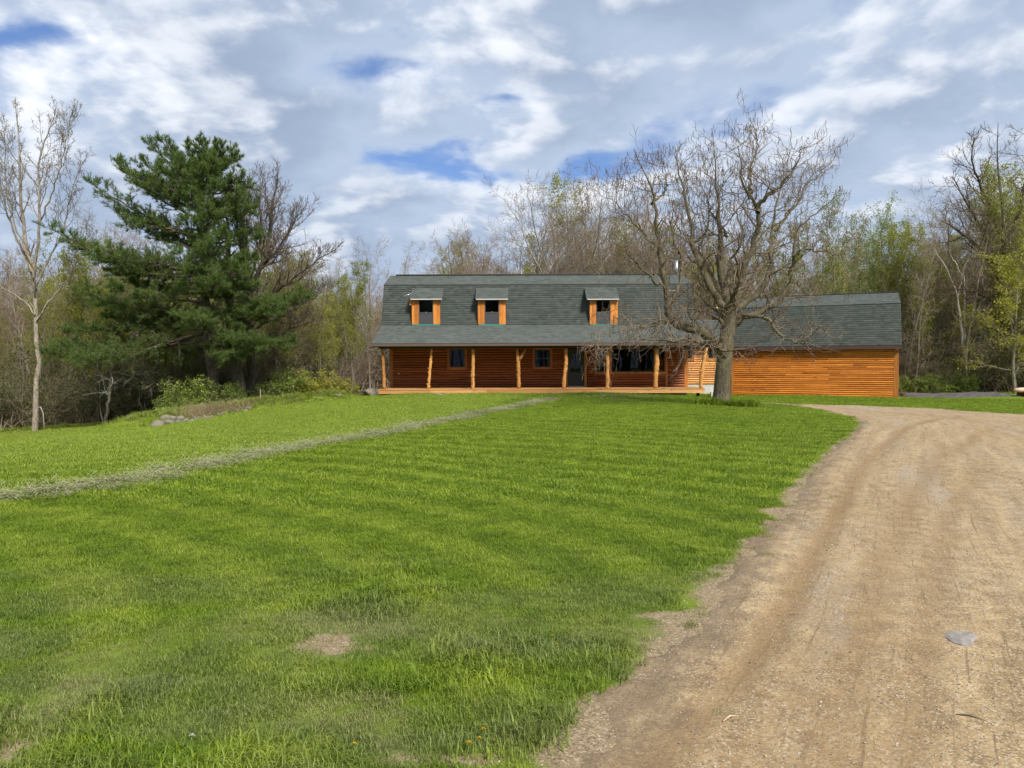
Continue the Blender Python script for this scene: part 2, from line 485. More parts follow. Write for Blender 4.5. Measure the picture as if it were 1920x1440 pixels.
# ------------------------------------------------------------------ driveway
def drive_mat():
    m, t, p = newmat('packed sand and gravel')
    pos = t.n('ShaderNodeNewGeometry').outputs['Position']
    sd = t.n('ShaderNodeAttribute', attribute_name='sd').outputs['Fac']
    trk = t.n('ShaderNodeAttribute', attribute_name='track').outputs['Fac']
    lane = t.n('ShaderNodeAttribute', attribute_name='lane').outputs['Fac']
    yq = t.xyz(pos)[1]
    jit = t.m('MULTIPLY', t.m('SUBTRACT', t.noise(pos, 1.4, 4, .6), .5), .55)
    big = t.noise(t.comb(t.m('MULTIPLY', t.m('ADD', lane, jit), 1.5), t.m('MULTIPLY', yq, 0.16), 0.0), 1.0, 5, 0.62)
    mid = t.m('ADD', t.m('MULTIPLY', t.noise(t.v('MULTIPLY', pos, (1.0, 0.85, 0)), 6.5, 6, 0.72), .62), t.m('MULTIPLY', t.noise(t.comb(t.m('MULTIPLY', t.m('ADD', lane, t.m('MULTIPLY', jit, .3)), 5.0), t.m('MULTIPLY', yq, 0.42), 3.0), 1.0, 4, .6), .38))
    scr = t.noise(t.comb(t.m('MULTIPLY', lane, 26.0), t.m('MULTIPLY', yq, 0.9), 7.0), 1.0, 3, .65)
    fin = t.noise(pos, 38, 4, 0.75)
    grit = t.n('ShaderNodeTexVoronoi', {'Vector': pos, 'Scale': 95.0}).outputs['Color']
    gr = t.xyz(grit)[0]
    c = t.mix(t.ss(mid, 0.3, 0.72), (0.225, 0.150, 0.076), (0.545, 0.395, 0.215))
    c = t.mix(t.m('MULTIPLY', t.ss(big, 0.50, 0.66), 0.6), c, (0.375, 0.315, 0.235))
    c = t.mix(t.m('MULTIPLY', t.ss(big, 0.46, 0.32), 0.5), c, (0.46, 0.325, 0.165))
    c = t.mix(t.m('MULTIPLY', t.ss(fin, 0.54, 0.74), 0.45), c, (0.13, 0.10, 0.07))
    c = t.mix(t.m('MULTIPLY', t.ss(gr, 0.72, 0.95), 0.5), c, (0.60, 0.52, 0.40))
    c = t.mix(t.m('MULTIPLY', t.ss(gr, 0.18, 0.02), 0.55), c, (0.10, 0.08, 0.06))
    c = t.mix(t.m('MULTIPLY', t.ss(scr, 0.57, 0.70), 0.62), c, (0.17, 0.115, 0.065))
    c = t.mix(t.m('MULTIPLY', trk, 0.72), c, (0.26, 0.165, 0.08))
    # darker, humus-stained margin
    c = t.mix(t.m('MULTIPLY', t.ss(t.m('ADD', sd, t.m('MULTIPLY', t.m('SUBTRACT', mid, 0.5), 0.9)), 0.42, 0.02), 0.65), c, (0.17, 0.125, 0.08))
    t.set(p, 'Base Color', c)
    p.inputs['Roughness'].default_value = 0.95
    p.inputs['Specular IOR Level'].default_value = 0.15
    t.set(p, 'Normal', t.bump(t.m('ADD', t.m('MULTIPLY', fin, 0.8), t.m('ADD', mid, t.m('MULTIPLY', gr, 0.35))), 0.9, 0.018))
    return m

TRACKS = []          # wheel tracks as plan polylines with half-widths
def trk(pxs, w, a): TRACKS.append(([tuple(hit(*q)[:2]) for q in pxs], w, a))
trk([(1215, 1440), (1330, 1330), (1420, 1225), (1500, 1090), (1570, 960), (1630, 860), (1700, 800), (1800, 780)], .12, 1.0)
trk([(1560, 1440), (1610, 1230), (1660, 1060), (1700, 950), (1760, 860), (1860, 800)], .16, .7)
trk([(1590, 780), (1700, 776), (1800, 784), (1920, 797)], .22, .55)
trk([(1400, 1440), (1470, 1330), (1530, 1200), (1590, 1080)], .10, .55)
trk([(1690, 1440), (1720, 1260), (1745, 1100), (1770, 980), (1830, 880)], .13, .6)
trk([(1500, 757), (1600, 768), (1750, 782), (1920, 812)], .14, .6)
def drive_h(x, y, sd):
    z = H(x, y) + 0.006 + 0.012 * (fbm(x * 1.1, y * 1.1) - 0.5) * 2 + 0.018 * (fbm(x * 6, y * 6, 3) - 0.5)
    tr = np.zeros(np.shape(x))
    for pts, w, a in TRACKS:
        d = seg_dist(x, y, pts) + (fbm(x * 4, y * 4, 2) - 0.5) * 0.1
        tr = np.maximum(tr, a * np.exp(-(d / w) ** 2))
    # tread marks run across a wheel track
    z = z - 0.022 * tr + 0.006 * tr * np.sin(y * 60)
    z = z - 0.05 * S(0.03, -0.14, sd)
    return z, tr
parts_v, parts_q, parts_sd, parts_tr, off = [], [], [], [], 0
parts_ln = []
for (ax_, ay_) in ((axis((-0.7, 8.5, 0.055)), axis((1.9, 9.0, 0.055))), (axis((-0.7, 31, 0.13)), axis((8.945, 24, 0.13))), (axis((4, 41, 0.22)), axis((23.87, 42, 0.2))), (axis((-1, 9, 0.3)), axis((-2.2, 1.95, 0.3)))):
    AX, AY = np.meshgrid(ax_, ay_)
    sd = poly_sd(AX, AY, POLY) + (fbm(AX * 2.2 + AY * 1.3, AY * 2.2 - AX * 1.3) - 0.5) * (0.2 + 0.25 * (1 - S(7, 18, AY)))
    Z, tr = drive_h(AX, AY, sd)
    lane = poly_sd(AX, AY, POLY)
    mm, nn = len(ax_), len(ay_)
    keep = sd > -0.12
    k = (keep[:-1, :-1] | keep[1:, 1:] | keep[1:, :-1] | keep[:-1, 1:]).ravel()
    ii = (np.arange(nn - 1)[:, None] * mm + np.arange(mm - 1)[None, :]).ravel()[k]
    q = np.stack([ii, ii + 1, ii + mm + 1, ii + mm], 1)
    used = np.unique(q)
    rm = np.full(mm * nn, -1); rm[used] = np.arange(len(used))
    parts_v.append(np.stack([AX, AY, Z], -1).reshape(-1, 3)[used]); parts_q.append(rm[q] + off)
    parts_sd.append(sd.ravel()[used]); parts_tr.append(tr.ravel()[used]); parts_ln.append(lane.ravel()[used]); off += len(used)
me = mesh_fast('driveway', np.concatenate(parts_v), np.concatenate(parts_q), None, drive_mat(), True,
               {'sd': ('POINT', 'FLOAT', np.concatenate(parts_sd)), 'track': ('POINT', 'FLOAT', np.concatenate(parts_tr)), 'lane': ('POINT', 'FLOAT', np.concatenate(parts_ln))})
tag(link('driveway', me), kind='structure')

# ------------------------------------------------------------------ scatter by geometry nodes (grass, clippings, gravel)
def scatter(name, variants, pts, scale, rot, lean, idx, attrs, kind='stuff'):
    """one object: instances of the variant meshes on the points"""
    n = len(pts)
    me = bpy.data.meshes.new(name)
    me.vertices.add(n); me.vertices.foreach_set('co', np.asarray(pts, np.float32).ravel())
    def at_(an, typ, arr):
        a = me.attributes.new(an, typ, 'POINT')
        a.data.foreach_set('vector' if typ == 'FLOAT_VECTOR' else 'value', np.asarray(arr, np.int32 if typ == 'INT' else np.float32).ravel())
    at_('sc', 'FLOAT', scale)
    at_('rot', 'FLOAT_VECTOR', np.stack([lean[0], lean[1], rot], 1))
    at_('idx', 'INT', idx)
    for an, arr in attrs.items(): at_(an, 'FLOAT', arr)
    o = link(name, me)
    c = bpy.data.collections.new(name + ' variants')
    for i, vm in enumerate(variants):
        c.objects.link(bpy.data.objects.new('%s_variant_%02d' % (name, i), vm))
    ng = bpy.data.node_groups.new(name + ' scatter', 'GeometryNodeTree')
    ng.interface.new_socket('Geometry', in_out='INPUT', socket_type='NodeSocketGeometry')
    ng.interface.new_socket('Geometry', in_out='OUTPUT', socket_type='NodeSocketGeometry')
    N_ = ng.nodes.new
    gi, go = N_('NodeGroupInput'), N_('NodeGroupOutput')
    ci = N_('GeometryNodeCollectionInfo'); ci.inputs[0].default_value = c
    ci.inputs['Separate Children'].default_value = True
    ci.inputs['Reset Children'].default_value = True
    ip = N_('GeometryNodeInstanceOnPoints'); ip.inputs['Pick Instance'].default_value = True
    def na(an, typ):
        a = N_('GeometryNodeInputNamedAttribute'); a.data_type = typ; a.inputs['Name'].default_value = an
        return a.outputs[0]
    er = N_('FunctionNodeEulerToRotation')
    L = ng.links.new
    L(gi.outputs[0], ip.inputs['Points']); L(ci.outputs[0], ip.inputs['Instance'])
    L(na('idx', 'INT'), ip.inputs['Instance Index']); L(na('sc', 'FLOAT'), ip.inputs['Scale'])
    L(na('rot', 'FLOAT_VECTOR'), er.inputs[0]); L(er.outputs[0], ip.inputs['Rotation'])
    L(ip.outputs[0], go.inputs[0])
    md = o.modifiers.new('scatter', 'NODES'); md.node_group = ng
    tag(o, kind=kind)
    return o

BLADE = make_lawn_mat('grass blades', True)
def clump(seed, n, rad, h0, h1, w, flop):
    g = np.random.default_rng(seed)
    a = g.random(n) * 2 * np.pi; r = rad * np.sqrt(g.random(n))
    b = np.stack([r * np.cos(a), r * np.sin(a), np.full(n, -0.004)], 1)
    hh = h0 + (h1 - h0) * g.random(n)
    da = g.random(n) * 2 * np.pi
    fl = flop * (0.3 + g.random(n))
    d = np.stack([np.cos(da), np.sin(da), np.zeros(n)], 1)
    sd_ = np.stack([-np.sin(da), np.cos(da), np.zeros(n)], 1)
    up = np.array([0, 0, 1.0])
    m_ = b + d * (hh * fl * 0.28)[:, None] + up * (hh * 0.62)[:, None]
    e = b + d * (hh * fl)[:, None] + up * (hh * (1 - 0.35 * np.minimum(fl, 1.6)))[:, None]
    ww = w * (0.7 + 0.6 * g.random(n))[:, None]
    V = np.stack([b - sd_ * ww / 2, b + sd_ * ww / 2, m_ + sd_ * ww * 0.42, m_ - sd_ * ww * 0.42, e], 1).reshape(-1, 3)
    i = np.arange(n) * 5
    Q = np.stack([i, i + 1, i + 2, i + 3], 1); T = np.stack([i + 3, i + 2, i + 4], 1)
    tone = np.repeat(g.random(n), 5)
    return mesh_fast('grass_clump', V, Q, T, BLADE, True, {'tone': ('POINT', 'FLOAT', tone)})
VAR = [clump(1, 54, .075, .014, .036, .0028, .9), clump(2, 54, .075, .014, .040, .0032, .8), clump(3, 54, .08, .012, .036, .0028, 1.2),      # 0-2 mown
       clump(4, 44, .07, .03, .065, .0036, .9), clump(5, 36, .06, .035, .085, .0042, .8),                                                  # 3-4 tufts
       clump(6, 70, .16, .018, .042, .0065, .9), clump(7, 70, .16, .018, .042, .007, .9),                                               # 5-6 middle distance
       clump(8, 60, .24, .02, .045, .014, .9), clump(9, 60, .24, .02, .045, .013, .8)]                                                # 7-8 far
GP = {k: [] for k in ('p', 's', 'r', 'lx', 'ly', 'i', 'tint', 'dry')}
def strew(n, x0, x1, y0, y1, kinds, side, smul=1.0, far=False):
    g = np.random.default_rng(int(n + y0 * 10))
    x = x0 + (x1 - x0) * g.random(n); y = y0 + (y1 - y0) * g.random(n)
    ok = np.abs(x) < 0.745 * np.maximum(y, 0) + side
    x, y = x[ok], y[ok]
    sd, dirt, straw = masks(x, y)
    pr = (1 - 0.97 * S(0.25, 0.8, dirt)) * (1 - 0.6 * straw)
    pr = pr * np.where(sd > 0.16, 0.02 * (sd < 0.6), 1.0) * (1 - 0.55 * S(-0.40, 0.10, sd))
    wob = (fbm(x * 0.5, y * 0.5) - 0.5) * 3
    pr = pr * (1 - np.maximum(S(44, 47, y + wob), S(37.6, 38.6, y + wob * 0.3) * S(-8.2, -9.2, x)))
    # house and garage footprints
    pr = np.where((x > -7.0) & (x < 10.2) & (y > 37.7), 0, pr)
    pr = np.where((y > 43.2 - 0.466 * (x - 13.0)) & (x > 9), 0, pr)
    ok = g.random(len(x)) < pr
    x, y, dirt, sd = x[ok], y[ok], dirt[ok], sd[ok]
    n = len(x)
    z = H(x, y)
    patch = fbm(x * 1.3 + 40, y * 1.9 + 9, 4)
    big = fbm(x * 0.9 + 3, y * 1.3, 3)
    near = 1 - S(4.0, 7.5, y)
    idx = np.array(kinds)[g.integers(0, len(kinds), n)]
    tall = (0.8 * near * S(0.58, 0.70, big) + 0.25 * S(0.6, 0.0, -sd) * near) > g.random(n)
    if 0 in kinds: idx = np.where(tall, 3 + (g.random(n) < 0.45), idx)
    dry = np.clip(S(0.46, 0.74, patch) * near * 0.55 + 0.5 * dirt + 0.12 * g.random(n), 0, 1)
    GP['p'].append(np.stack([x, y, z], 1)); GP['s'].append(smul * (0.75 + 0.55 * g.random(n)) * (1 + 0.35 * near * (big - 0.5) * 2 + 0.05 * near) * (1 - 0.35 * S(0.25, 0.6, dry)))
    GP['r'].append(g.random(n) * 6.283); GP['lx'].append(g.normal(0, .12, n)); GP['ly'].append(g.normal(0, .12, n))
    GP['i'].append(idx); GP['tint'].append(np.clip(0.5 + 0.25 * g.normal(0, 1, n), 0, 1)); GP['dry'].append(dry)
strew(56000, -9, 9, 1.6, 8.5, [0, 1, 2], 1.2)
strew(48000, -15, 15, 8, 17, [0, 1, 2, 5], 2.0, 1.15)
strew(42000, -28, 22, 16.5, 30, [5, 6], 3)
strew(42000, -36, 34, 29, 47, [7, 8], 4)
cat = lambda k: np.concatenate(GP[k])
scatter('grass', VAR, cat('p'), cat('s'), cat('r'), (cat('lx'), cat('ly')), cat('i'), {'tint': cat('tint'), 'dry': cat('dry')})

# raked line of dry clippings
m, t, p = newmat('dry clippings')
tone = t.n('ShaderNodeAttribute', attribute_name='tone').outputs['Fac']
t.set(p, 'Base Color', t.mix(tone, (0.17, 0.19, 0.065), (0.37, 0.345, 0.185)))
p.inputs['Roughness'].default_value = 0.9
def straw_tuft(seed):
    g = np.random.default_rng(seed); n = 60
    c = np.stack([g.normal(0, .14, n), g.normal(0, .14, n), 0.012 + 0.03 * g.random(n)], 1)
    a = g.random(n) * 6.283
    d = np.stack([np.cos(a), np.sin(a), g.normal(0, .12, n)], 1) * (0.02 + 0.04 * g.random(n))[:, None]
    s_ = np.stack([-np.sin(a), np.cos(a), np.zeros(n)], 1) * 0.0045
    V = np.stack([c - d - s_, c - d + s_, c + d], 1).reshape(-1, 3)
    return mesh_fast('clippings', V, None, np.arange(3 * n).reshape(-1, 3), m, False, {'tone': ('POINT', 'FLOAT', np.repeat(g.random(n), 3))})
g = np.random.default_rng(12)
sp = []
for (x0, y0), (x1, y1) in zip(STRAW[:-1], STRAW[1:]):
    L_ = math.hypot(x1 - x0, y1 - y0); k = int(L_ * 44)
    u = g.random(k); o_ = g.normal(0, 0.21, k)
    sp.append(np.stack([x0 + (x1 - x0) * u - (y1 - y0) / L_ * o_, y0 + (y1 - y0) * u + (x1 - x0) / L_ * o_], 1))
c_ = hit(1150, 745)
sp.append(np.stack([c_[0] + g.normal(0, 1.2, 160), c_[1] + g.normal(0, .5, 160)], 1))
sp = np.concatenate(sp)
keep = fbm(sp[:, 0] * 1.5, sp[:, 1] * 1.5) + g.random(len(sp)) * 0.5 > 0.55
sp = sp[keep]; n = len(sp)
scatter('grass_clippings', [straw_tuft(i) for i in range(4)], np.column_stack([sp, H(sp[:, 0], sp[:, 1])]), 0.8 + 0.7 * g.random(n), g.random(n) * 6.28,
        (g.normal(0, .1, n), g.normal(0, .1, n)), g.integers(0, 4, n), {})

# loose pebbles on the drive
m, t, p = newmat('loose pebbles')
r_ = t.n('ShaderNodeAttribute', attribute_name='tint', attribute_type='INSTANCER').outputs['Fac']
cr = t.n('ShaderNodeValToRGB', {0: r_})
cr.color_ramp.elements[0].color = (0.13, 0.11, 0.09, 1); cr.color_ramp.elements[1].color = (0.55, 0.5, 0.42, 1)
el = cr.color_ramp.elements.new(0.5); el.color = (0.33, 0.27, 0.19, 1)
t.set(p, 'Base Color', cr.outputs[0]); p.inputs['Roughness'].default_value = 0.85
def pebble(seed):
    g = np.random.default_rng(seed)
    b = MB().sphere((0, 0, 0), 1, 6, 4, (1, .8, .55))
    b.V = [tuple(np.array(v) * (0.8 + 0.4 * g.random())) for v in b.V]
    return b.mesh('pebble', m)
PV = [pebble(i) for i in range(5)]
xs, ys, rs = [], [], []
for n, y0, y1, r0, r1 in ((26000, 2.2, 7, .002, .0065), (16000, 6, 13, .004, .011), (9000, 12, 34, .008, .02)):
    x = -1 + 28 * g.random(n) * (y1 / 34 + .12); y = y0 + (y1 - y0) * g.random(n)
    sd = poly_sd(x, y, POLY)
    grv = S(0.45, 0.62, fbm(x * 0.9 + 8, y * 0.6 + 3, 3)) + 0.15
    ok = (sd > -0.5 - 0.35 * g.random(n)) & (x < 0.745 * y + 1.5) & (g.random(n) < grv)
    xs.append(x[ok]); ys.append(y[ok]); rs.append(r0 + (r1 - r0) * g.random(ok.sum()) ** 2.5)
xs, ys, rs = map(np.concatenate, (xs, ys, rs)); n = len(xs)
zs = np.where(poly_sd(xs, ys, POLY) > -.05, drive_h(xs, ys, np.ones(n))[0], H(xs, ys))
scatter('gravel', PV, np.stack([xs, ys, zs + rs * .2], 1), rs, g.random(n) * 6.28, (g.normal(0, .3, n), g.normal(0, .3, n)), g.integers(0, 5, n), {'tint': g.random(n)})
# ------------------------------------------------------------------ building materials
def wood_mat(name, c1, c2, knot, axis='x', rough=0.42, spec=0.4, seed=0.0):
    m, t, p = newmat(name)
    tc = t.n('ShaderNodeTexCoord').outputs['Object']
    rnd = t.n('ShaderNodeObjectInfo').outputs['Random']
    sc = {'x': (0.5, 7, 12), 'z': (9, 9, 0.5)}[axis]
    ks = {'x': (1.6, 5.0, 7.5), 'z': (7.5, 7.5, 1.6)}[axis]
    offs = t.comb(t.m('MULTIPLY', rnd, 37.0), t.m('MULTIPLY', rnd, 91.0), t.m('ADD', t.m('MULTIPLY', rnd, 53.0), seed))
    v = t.v('ADD', t.v('MULTIPLY', tc, sc), offs)
    g1 = t.noise(v, 2.2, 6, 0.65, 0.6)
    g2 = t.noise(v, 9.0, 3, 0.6)
    c = t.mix(t.ss(g1, 0.3, 0.72), c1, c2)
    c = t.mix(t.m('MULTIPLY', t.ss(g2, 0.5, 0.75), 0.35), c, tuple(x * 0.55 for x in c1))
    # each board took the stain a little differently
    c = t.mix(1.0, c, t.mix(rnd, (0.70, 0.64, 0.58), (1.20, 1.20, 1.18)), 'MULTIPLY')
    vo = t.n('ShaderNodeTexVoronoi', {'Vector': t.v('ADD', t.v('MULTIPLY', tc, ks), offs), 'Scale': 1.0, 'Randomness': 1.0})
    kn = t.m('MULTIPLY', t.ss(vo.outputs['Distance'], 0.24, 0.10), t.ss(t.xyz(vo.outputs['Color'])[0], 0.45, 0.55))
    c = t.mix(t.m('MULTIPLY', kn, 0.8), c, knot)
    t.set(p, 'Base Color', c)
    p.inputs['Roughness'].default_value = rough
    p.inputs['Specular IOR Level'].default_value = spec
    t.set(p, 'Normal', t.bump(t.m('ADD', g1, t.m('MULTIPLY', g2, 0.5)), 0.25, 0.006))
    return m

STAIN = dict(c1=(0.36, 0.115, 0.018), c2=(0.66, 0.27, 0.045), knot=(0.13, 0.035, 0.01))
M_LOG = wood_mat('stained log siding', (0.19, 0.052, 0.013), (0.36, 0.115, 0.026), (0.07, 0.02, 0.008))  # part of the porch shade is put into this darkened log colour
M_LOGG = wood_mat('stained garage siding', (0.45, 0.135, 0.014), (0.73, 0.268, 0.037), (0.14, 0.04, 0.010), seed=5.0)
M_TRIM = wood_mat('stained vertical trim', (0.34, 0.115, 0.022), (0.54, 0.22, 0.045), (0.12, 0.035, 0.01), 'z')
M_TRIMX = wood_mat('stained horizontal trim', (0.42, 0.15, 0.025), (0.66, 0.29, 0.06), (0.12, 0.035, 0.01), 'x')
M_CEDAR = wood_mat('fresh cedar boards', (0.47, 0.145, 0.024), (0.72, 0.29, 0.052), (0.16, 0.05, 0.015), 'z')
M_DECK = wood_mat('stained deck boards', (0.48, 0.235, 0.085), (0.66, 0.36, 0.15), (0.16, 0.06, 0.025), 'x', 0.6, 0.3)
M_POST = wood_mat('peeled post timber', (0.40, 0.17, 0.045), (0.66, 0.34, 0.105), (0.15, 0.05, 0.02), 'z', 0.6, 0.3)
def plain(name, col, rough=0.6, metal=0.0, spec=0.4, vary=0.12, scale=6.0):
    m, t, p = newmat(name)
    tc = t.n('ShaderNodeTexCoord').outputs['Object']
    f = t.noise(tc, scale, 5, 0.65)
    t.set(p, 'Base Color', t.mix(f, tuple(max(0, c * (1 - vary)) for c in col), tuple(c * (1 + vary) for c in col)))
    p.inputs['Roughness'].default_value = rough
    p.inputs['Metallic'].default_value = metal
    p.inputs['Specular IOR Level'].default_value = spec
    return m
M_BACK = plain('log wall core', (0.05, 0.017, 0.008), 0.8)
M_GUT = plain('brown aluminium gutter', (0.125, 0.085, 0.068), 0.35, 0.0, 0.5)
M_DKFAS = plain('dark brown fascia', (0.075, 0.038, 0.032), 0.5)
M_SOFF = plain('dark soffit boards', (0.06, 0.032, 0.022), 0.8)
M_SASH = plain('bronze vinyl sash', (0.075, 0.07, 0.066), 0.4)
M_DOOR = plain('charcoal door paint', (0.035, 0.042, 0.04), 0.4)
M_STEEL = plain('brushed steel', (0.62, 0.63, 0.65), 0.28, 1.0)
M_ALUM = plain('pale drip edge', (0.60, 0.58, 0.55), 0.4)
M_CONC = plain('cast concrete', (0.50, 0.485, 0.44), 0.9, vary=0.25)
M_TEAL = plain('teal flashing', (0.055, 0.20, 0.155), 0.5)
M_ROOM = plain('dim interior wall', (0.05, 0.047, 0.042), 0.9)
m, t, p = newmat('insect screen')
ms = t.n('ShaderNodeMixShader', {0: 0.72, 1: t.n('ShaderNodeBsdfTransparent').outputs[0], 2: p.outputs[0]})
t.set(p, 'Base Color', (0.075, 0.075, 0.08)); p.inputs['Roughness'].default_value = 0.8
t.nt.links.new(ms.outputs[0], m.node_tree.nodes['Material Output'].inputs[0])
M_SCREEN = m
m, t, p = newmat('window glass')
fr = t.n('ShaderNodeFresnel', {'IOR': 1.33})
tr = t.n('ShaderNodeBsdfTransparent', {'Color': (0.42, 0.46, 0.46)})
gl = t.n('ShaderNodeBsdfGlossy', {'Color': (0.9, 0.95, 1.0), 'Roughness': 0.015})
ms = t.n('ShaderNodeMixShader', {0: fr.outputs[0], 1: tr.outputs[0], 2: gl.outputs[0]})
t.nt.links.new(ms.outputs[0], m.node_tree.nodes['Material Output'].inputs[0])
M_GLASS = m

m, t, p = newmat('asphalt shingles')
tone = t.n('ShaderNodeAttribute', attribute_name='tone').outputs['Fac']
pos = t.n('ShaderNodeNewGeometry').outputs['Position']
gr = t.noise(pos, 90, 3, 0.7)
big = t.noise(pos, 0.7, 4, 0.6)
c = t.mix(tone, (0.058, 0.067, 0.060), (0.108, 0.119, 0.107))
c = t.mix(t.m('MULTIPLY', t.ss(big, 0.45, 0.65), 0.45), c, (0.088, 0.096, 0.092))
c = t.mix(t.m('MULTIPLY', t.ss(big, 0.5, 0.35), 0.2), c, (0.050, 0.082, 0.068))
c = t.mix(1.0, c, t.mix(gr, (0.72, 0.72, 0.72), (1.28, 1.28, 1.28)), 'MULTIPLY')
t.set(p, 'Base Color', c); p.inputs['Roughness'].default_value = 0.85; p.inputs['Specular IOR Level'].default_value = 0.25
M_SHING = m
M_SHEATH = plain('roof underlay', (0.06, 0.065, 0.062), 0.9)

# ------------------------------------------------------------------ building helpers
def log_profile(h, d=0.055):
    return [(0.0, 0.0), (-d * .55, h * .03), (-d * .92, h * .20), (-d, h * .5), (-d * .92, h * .80), (-d * .55, h * .97), (0.0, h)]
_logs = {}
def log_mesh(L, h, mat, d=0.055):
    key = (round(L, 2), round(h, 3), mat.name)
    if key not in _logs:
        pr = log_profile(h, d); n = len(pr)
        V = [(x, y, z) for x in (0.002, L - 0.002) for y, z in pr]
        F = [(i, i + 1, n + i + 1, n + i) for i in range(n - 1)]
        b = MB(); b.add(V, F, True)
        b.add([(x, y, z) for y, z in pr for x in (0.002,)], [tuple(range(n - 1, -1, -1))])
        b.add([(x, y, z) for y, z in pr for x in (L - 0.002,)], [tuple(range(n))])
        _logs[key] = b.mesh('log', mat)
    return _logs[key]

def log_wall(wall, x0, x1, z0, rows, h, holes, mat, joints=None, rz=0.0, y=0.0, seed=1):
    """rows of separate half-round logs as children of wall; holes: (xa, xb, za, zb)"""
    g = random.Random(seed)
    for r in range(rows):
        za = z0 + r * h
        segs = [(x0, x1)]
        for (a, b, c, d) in holes:
            if za + h * 0.5 > c and za + h * 0.5 < d:
                ns = []
                for s0, s1 in segs:
                    if b <= s0 or a >= s1: ns.append((s0, s1)); continue
                    if a > s0: ns.append((s0, a))
                    if b < s1: ns.append((b, s1))
                segs = ns
        for s0, s1 in segs:
            cuts = [s0]
            while s1 - cuts[-1] > 4.6:
                cuts.append(cuts[-1] + g.uniform(2.2, 4.2))
            cuts.append(s1)
            for a, b in zip(cuts[:-1], cuts[1:]):
                if b - a < 0.03: continue
                o = link('log', log_mesh(b - a, h - .010, mat, .066), wall)
                o.location = (a, y, za)

def shingle_acc(acc, o, u, v, W_, L_, nrm, seed=0, row=0.14, tab=0.26, lift=0.010, keep=None):
    """rows of separate shingle tabs on the rectangle o + u*[0,W] + v*[0,L]"""
    g = np.random.default_rng(seed)
    o, u, v, nrm = (np.asarray(a, float) for a in (o, u, v, nrm))
    nr = int(math.ceil(L_ / row))
    VV, TT = [], []
    for r in range(nr):
        s0 = r * row; s1 = min(L_, s0 + row * 1.15)
        n = int(W_ / tab) + 2
        e = np.cumsum(tab * (0.65 + 0.7 * g.random(n))) - tab * g.random()
        e = np.concatenate([[0], e[(e > 0.05) & (e < W_ - 0.05)], [W_]])
        a, b = e[:-1] + 0.002, e[1:] - 0.002
        k = len(a)
        lf = lift * (0.75 + 0.5 * g.random(k))
        s0k = s0 - 0.006 + 0.012 * g.random(k)
        P = lambda uu, ss, hh: o + u * uu[:, None] + v * np.broadcast_to(ss, uu.shape)[:, None] + nrm * np.broadcast_to(hh, uu.shape)[:, None]
        V = np.stack([P(a, s0k, 0.0), P(b, s0k, 0.0), P(b, s0k, lf), P(a, s0k, lf), P(b, s1, 0.003), P(a, s1, 0.003)], 1)
        if keep is not None:
            kk = np.array([keep((x + y) / 2, s0) for x, y in zip(a, b)])
            V = V[kk]; k = len(V)
        t_ = np.clip(0.45 + 0.26 * g.normal(0, 1, k) + 0.12 * math.sin(r * 2.4), 0, 1)
        VV.append(V.reshape(-1, 3)); TT.append(np.repeat(t_, 6))
    V = np.concatenate(VV); T_ = np.concatenate(TT)
    i = np.arange(len(V) // 6) * 6
    Q = np.concatenate([np.stack([i, i + 1, i + 2, i + 3], 1), np.stack([i + 3, i + 2, i + 4, i + 5], 1)])
    acc.q(V, Q, T_)

def nv(v): v = np.asarray(v, float); return v / np.linalg.norm(v)

# ================================================================== LOG HOUSE
YE, YW, YD = 37.5, 40.3, 37.72
XL, XR = -7.41, 10.45              # roof ends
WL, WR = -6.94, 9.98               # wall ends
zD = at(1010, 729, YD)[2]          # deck top
zE = at(1010, 643, YE)[2]          # porch eave top
zB1 = at(1010, 609, 40.4)[2]
zB2 = at(1010, 532.5, 41.35)[2]
zR = at(1010, 516, 43.6)[2]
YB1, YB2, YR_ = 40.4, 41.35, 43.6
ZT = zD + 17 * 0.142               # top of the log wall
house = empty('log_house', (0, YW, zD - 0.3))
tag(house, 'stained log house with green gambrel roof and long porch', 'house')
HO = np.array([0, YW, zD - 0.3])
class Local:
    """parent helper: geometry given in world coordinates, stored relative to a thing's origin"""
    def __init__(s, o, M=None):
        s.o = o; s.inv = Matrix.Translation(o.location).inverted() if M is None else M.inverted()
    def put(s, name, mb, mat, parent=None):
        me = mb.mesh(name, mat) if isinstance(mb, MB) else mb
        me.transform(s.inv)
        return link(name, me, parent or s.o)
LH = Local(house)

def PX(px, py, Y): return at(px, py, Y)
def wx(px, Y=YW): return float(at(px, 690, Y)[0])
def wz(py, Y=YW, px=1000): return float(at(px, py, Y)[2])

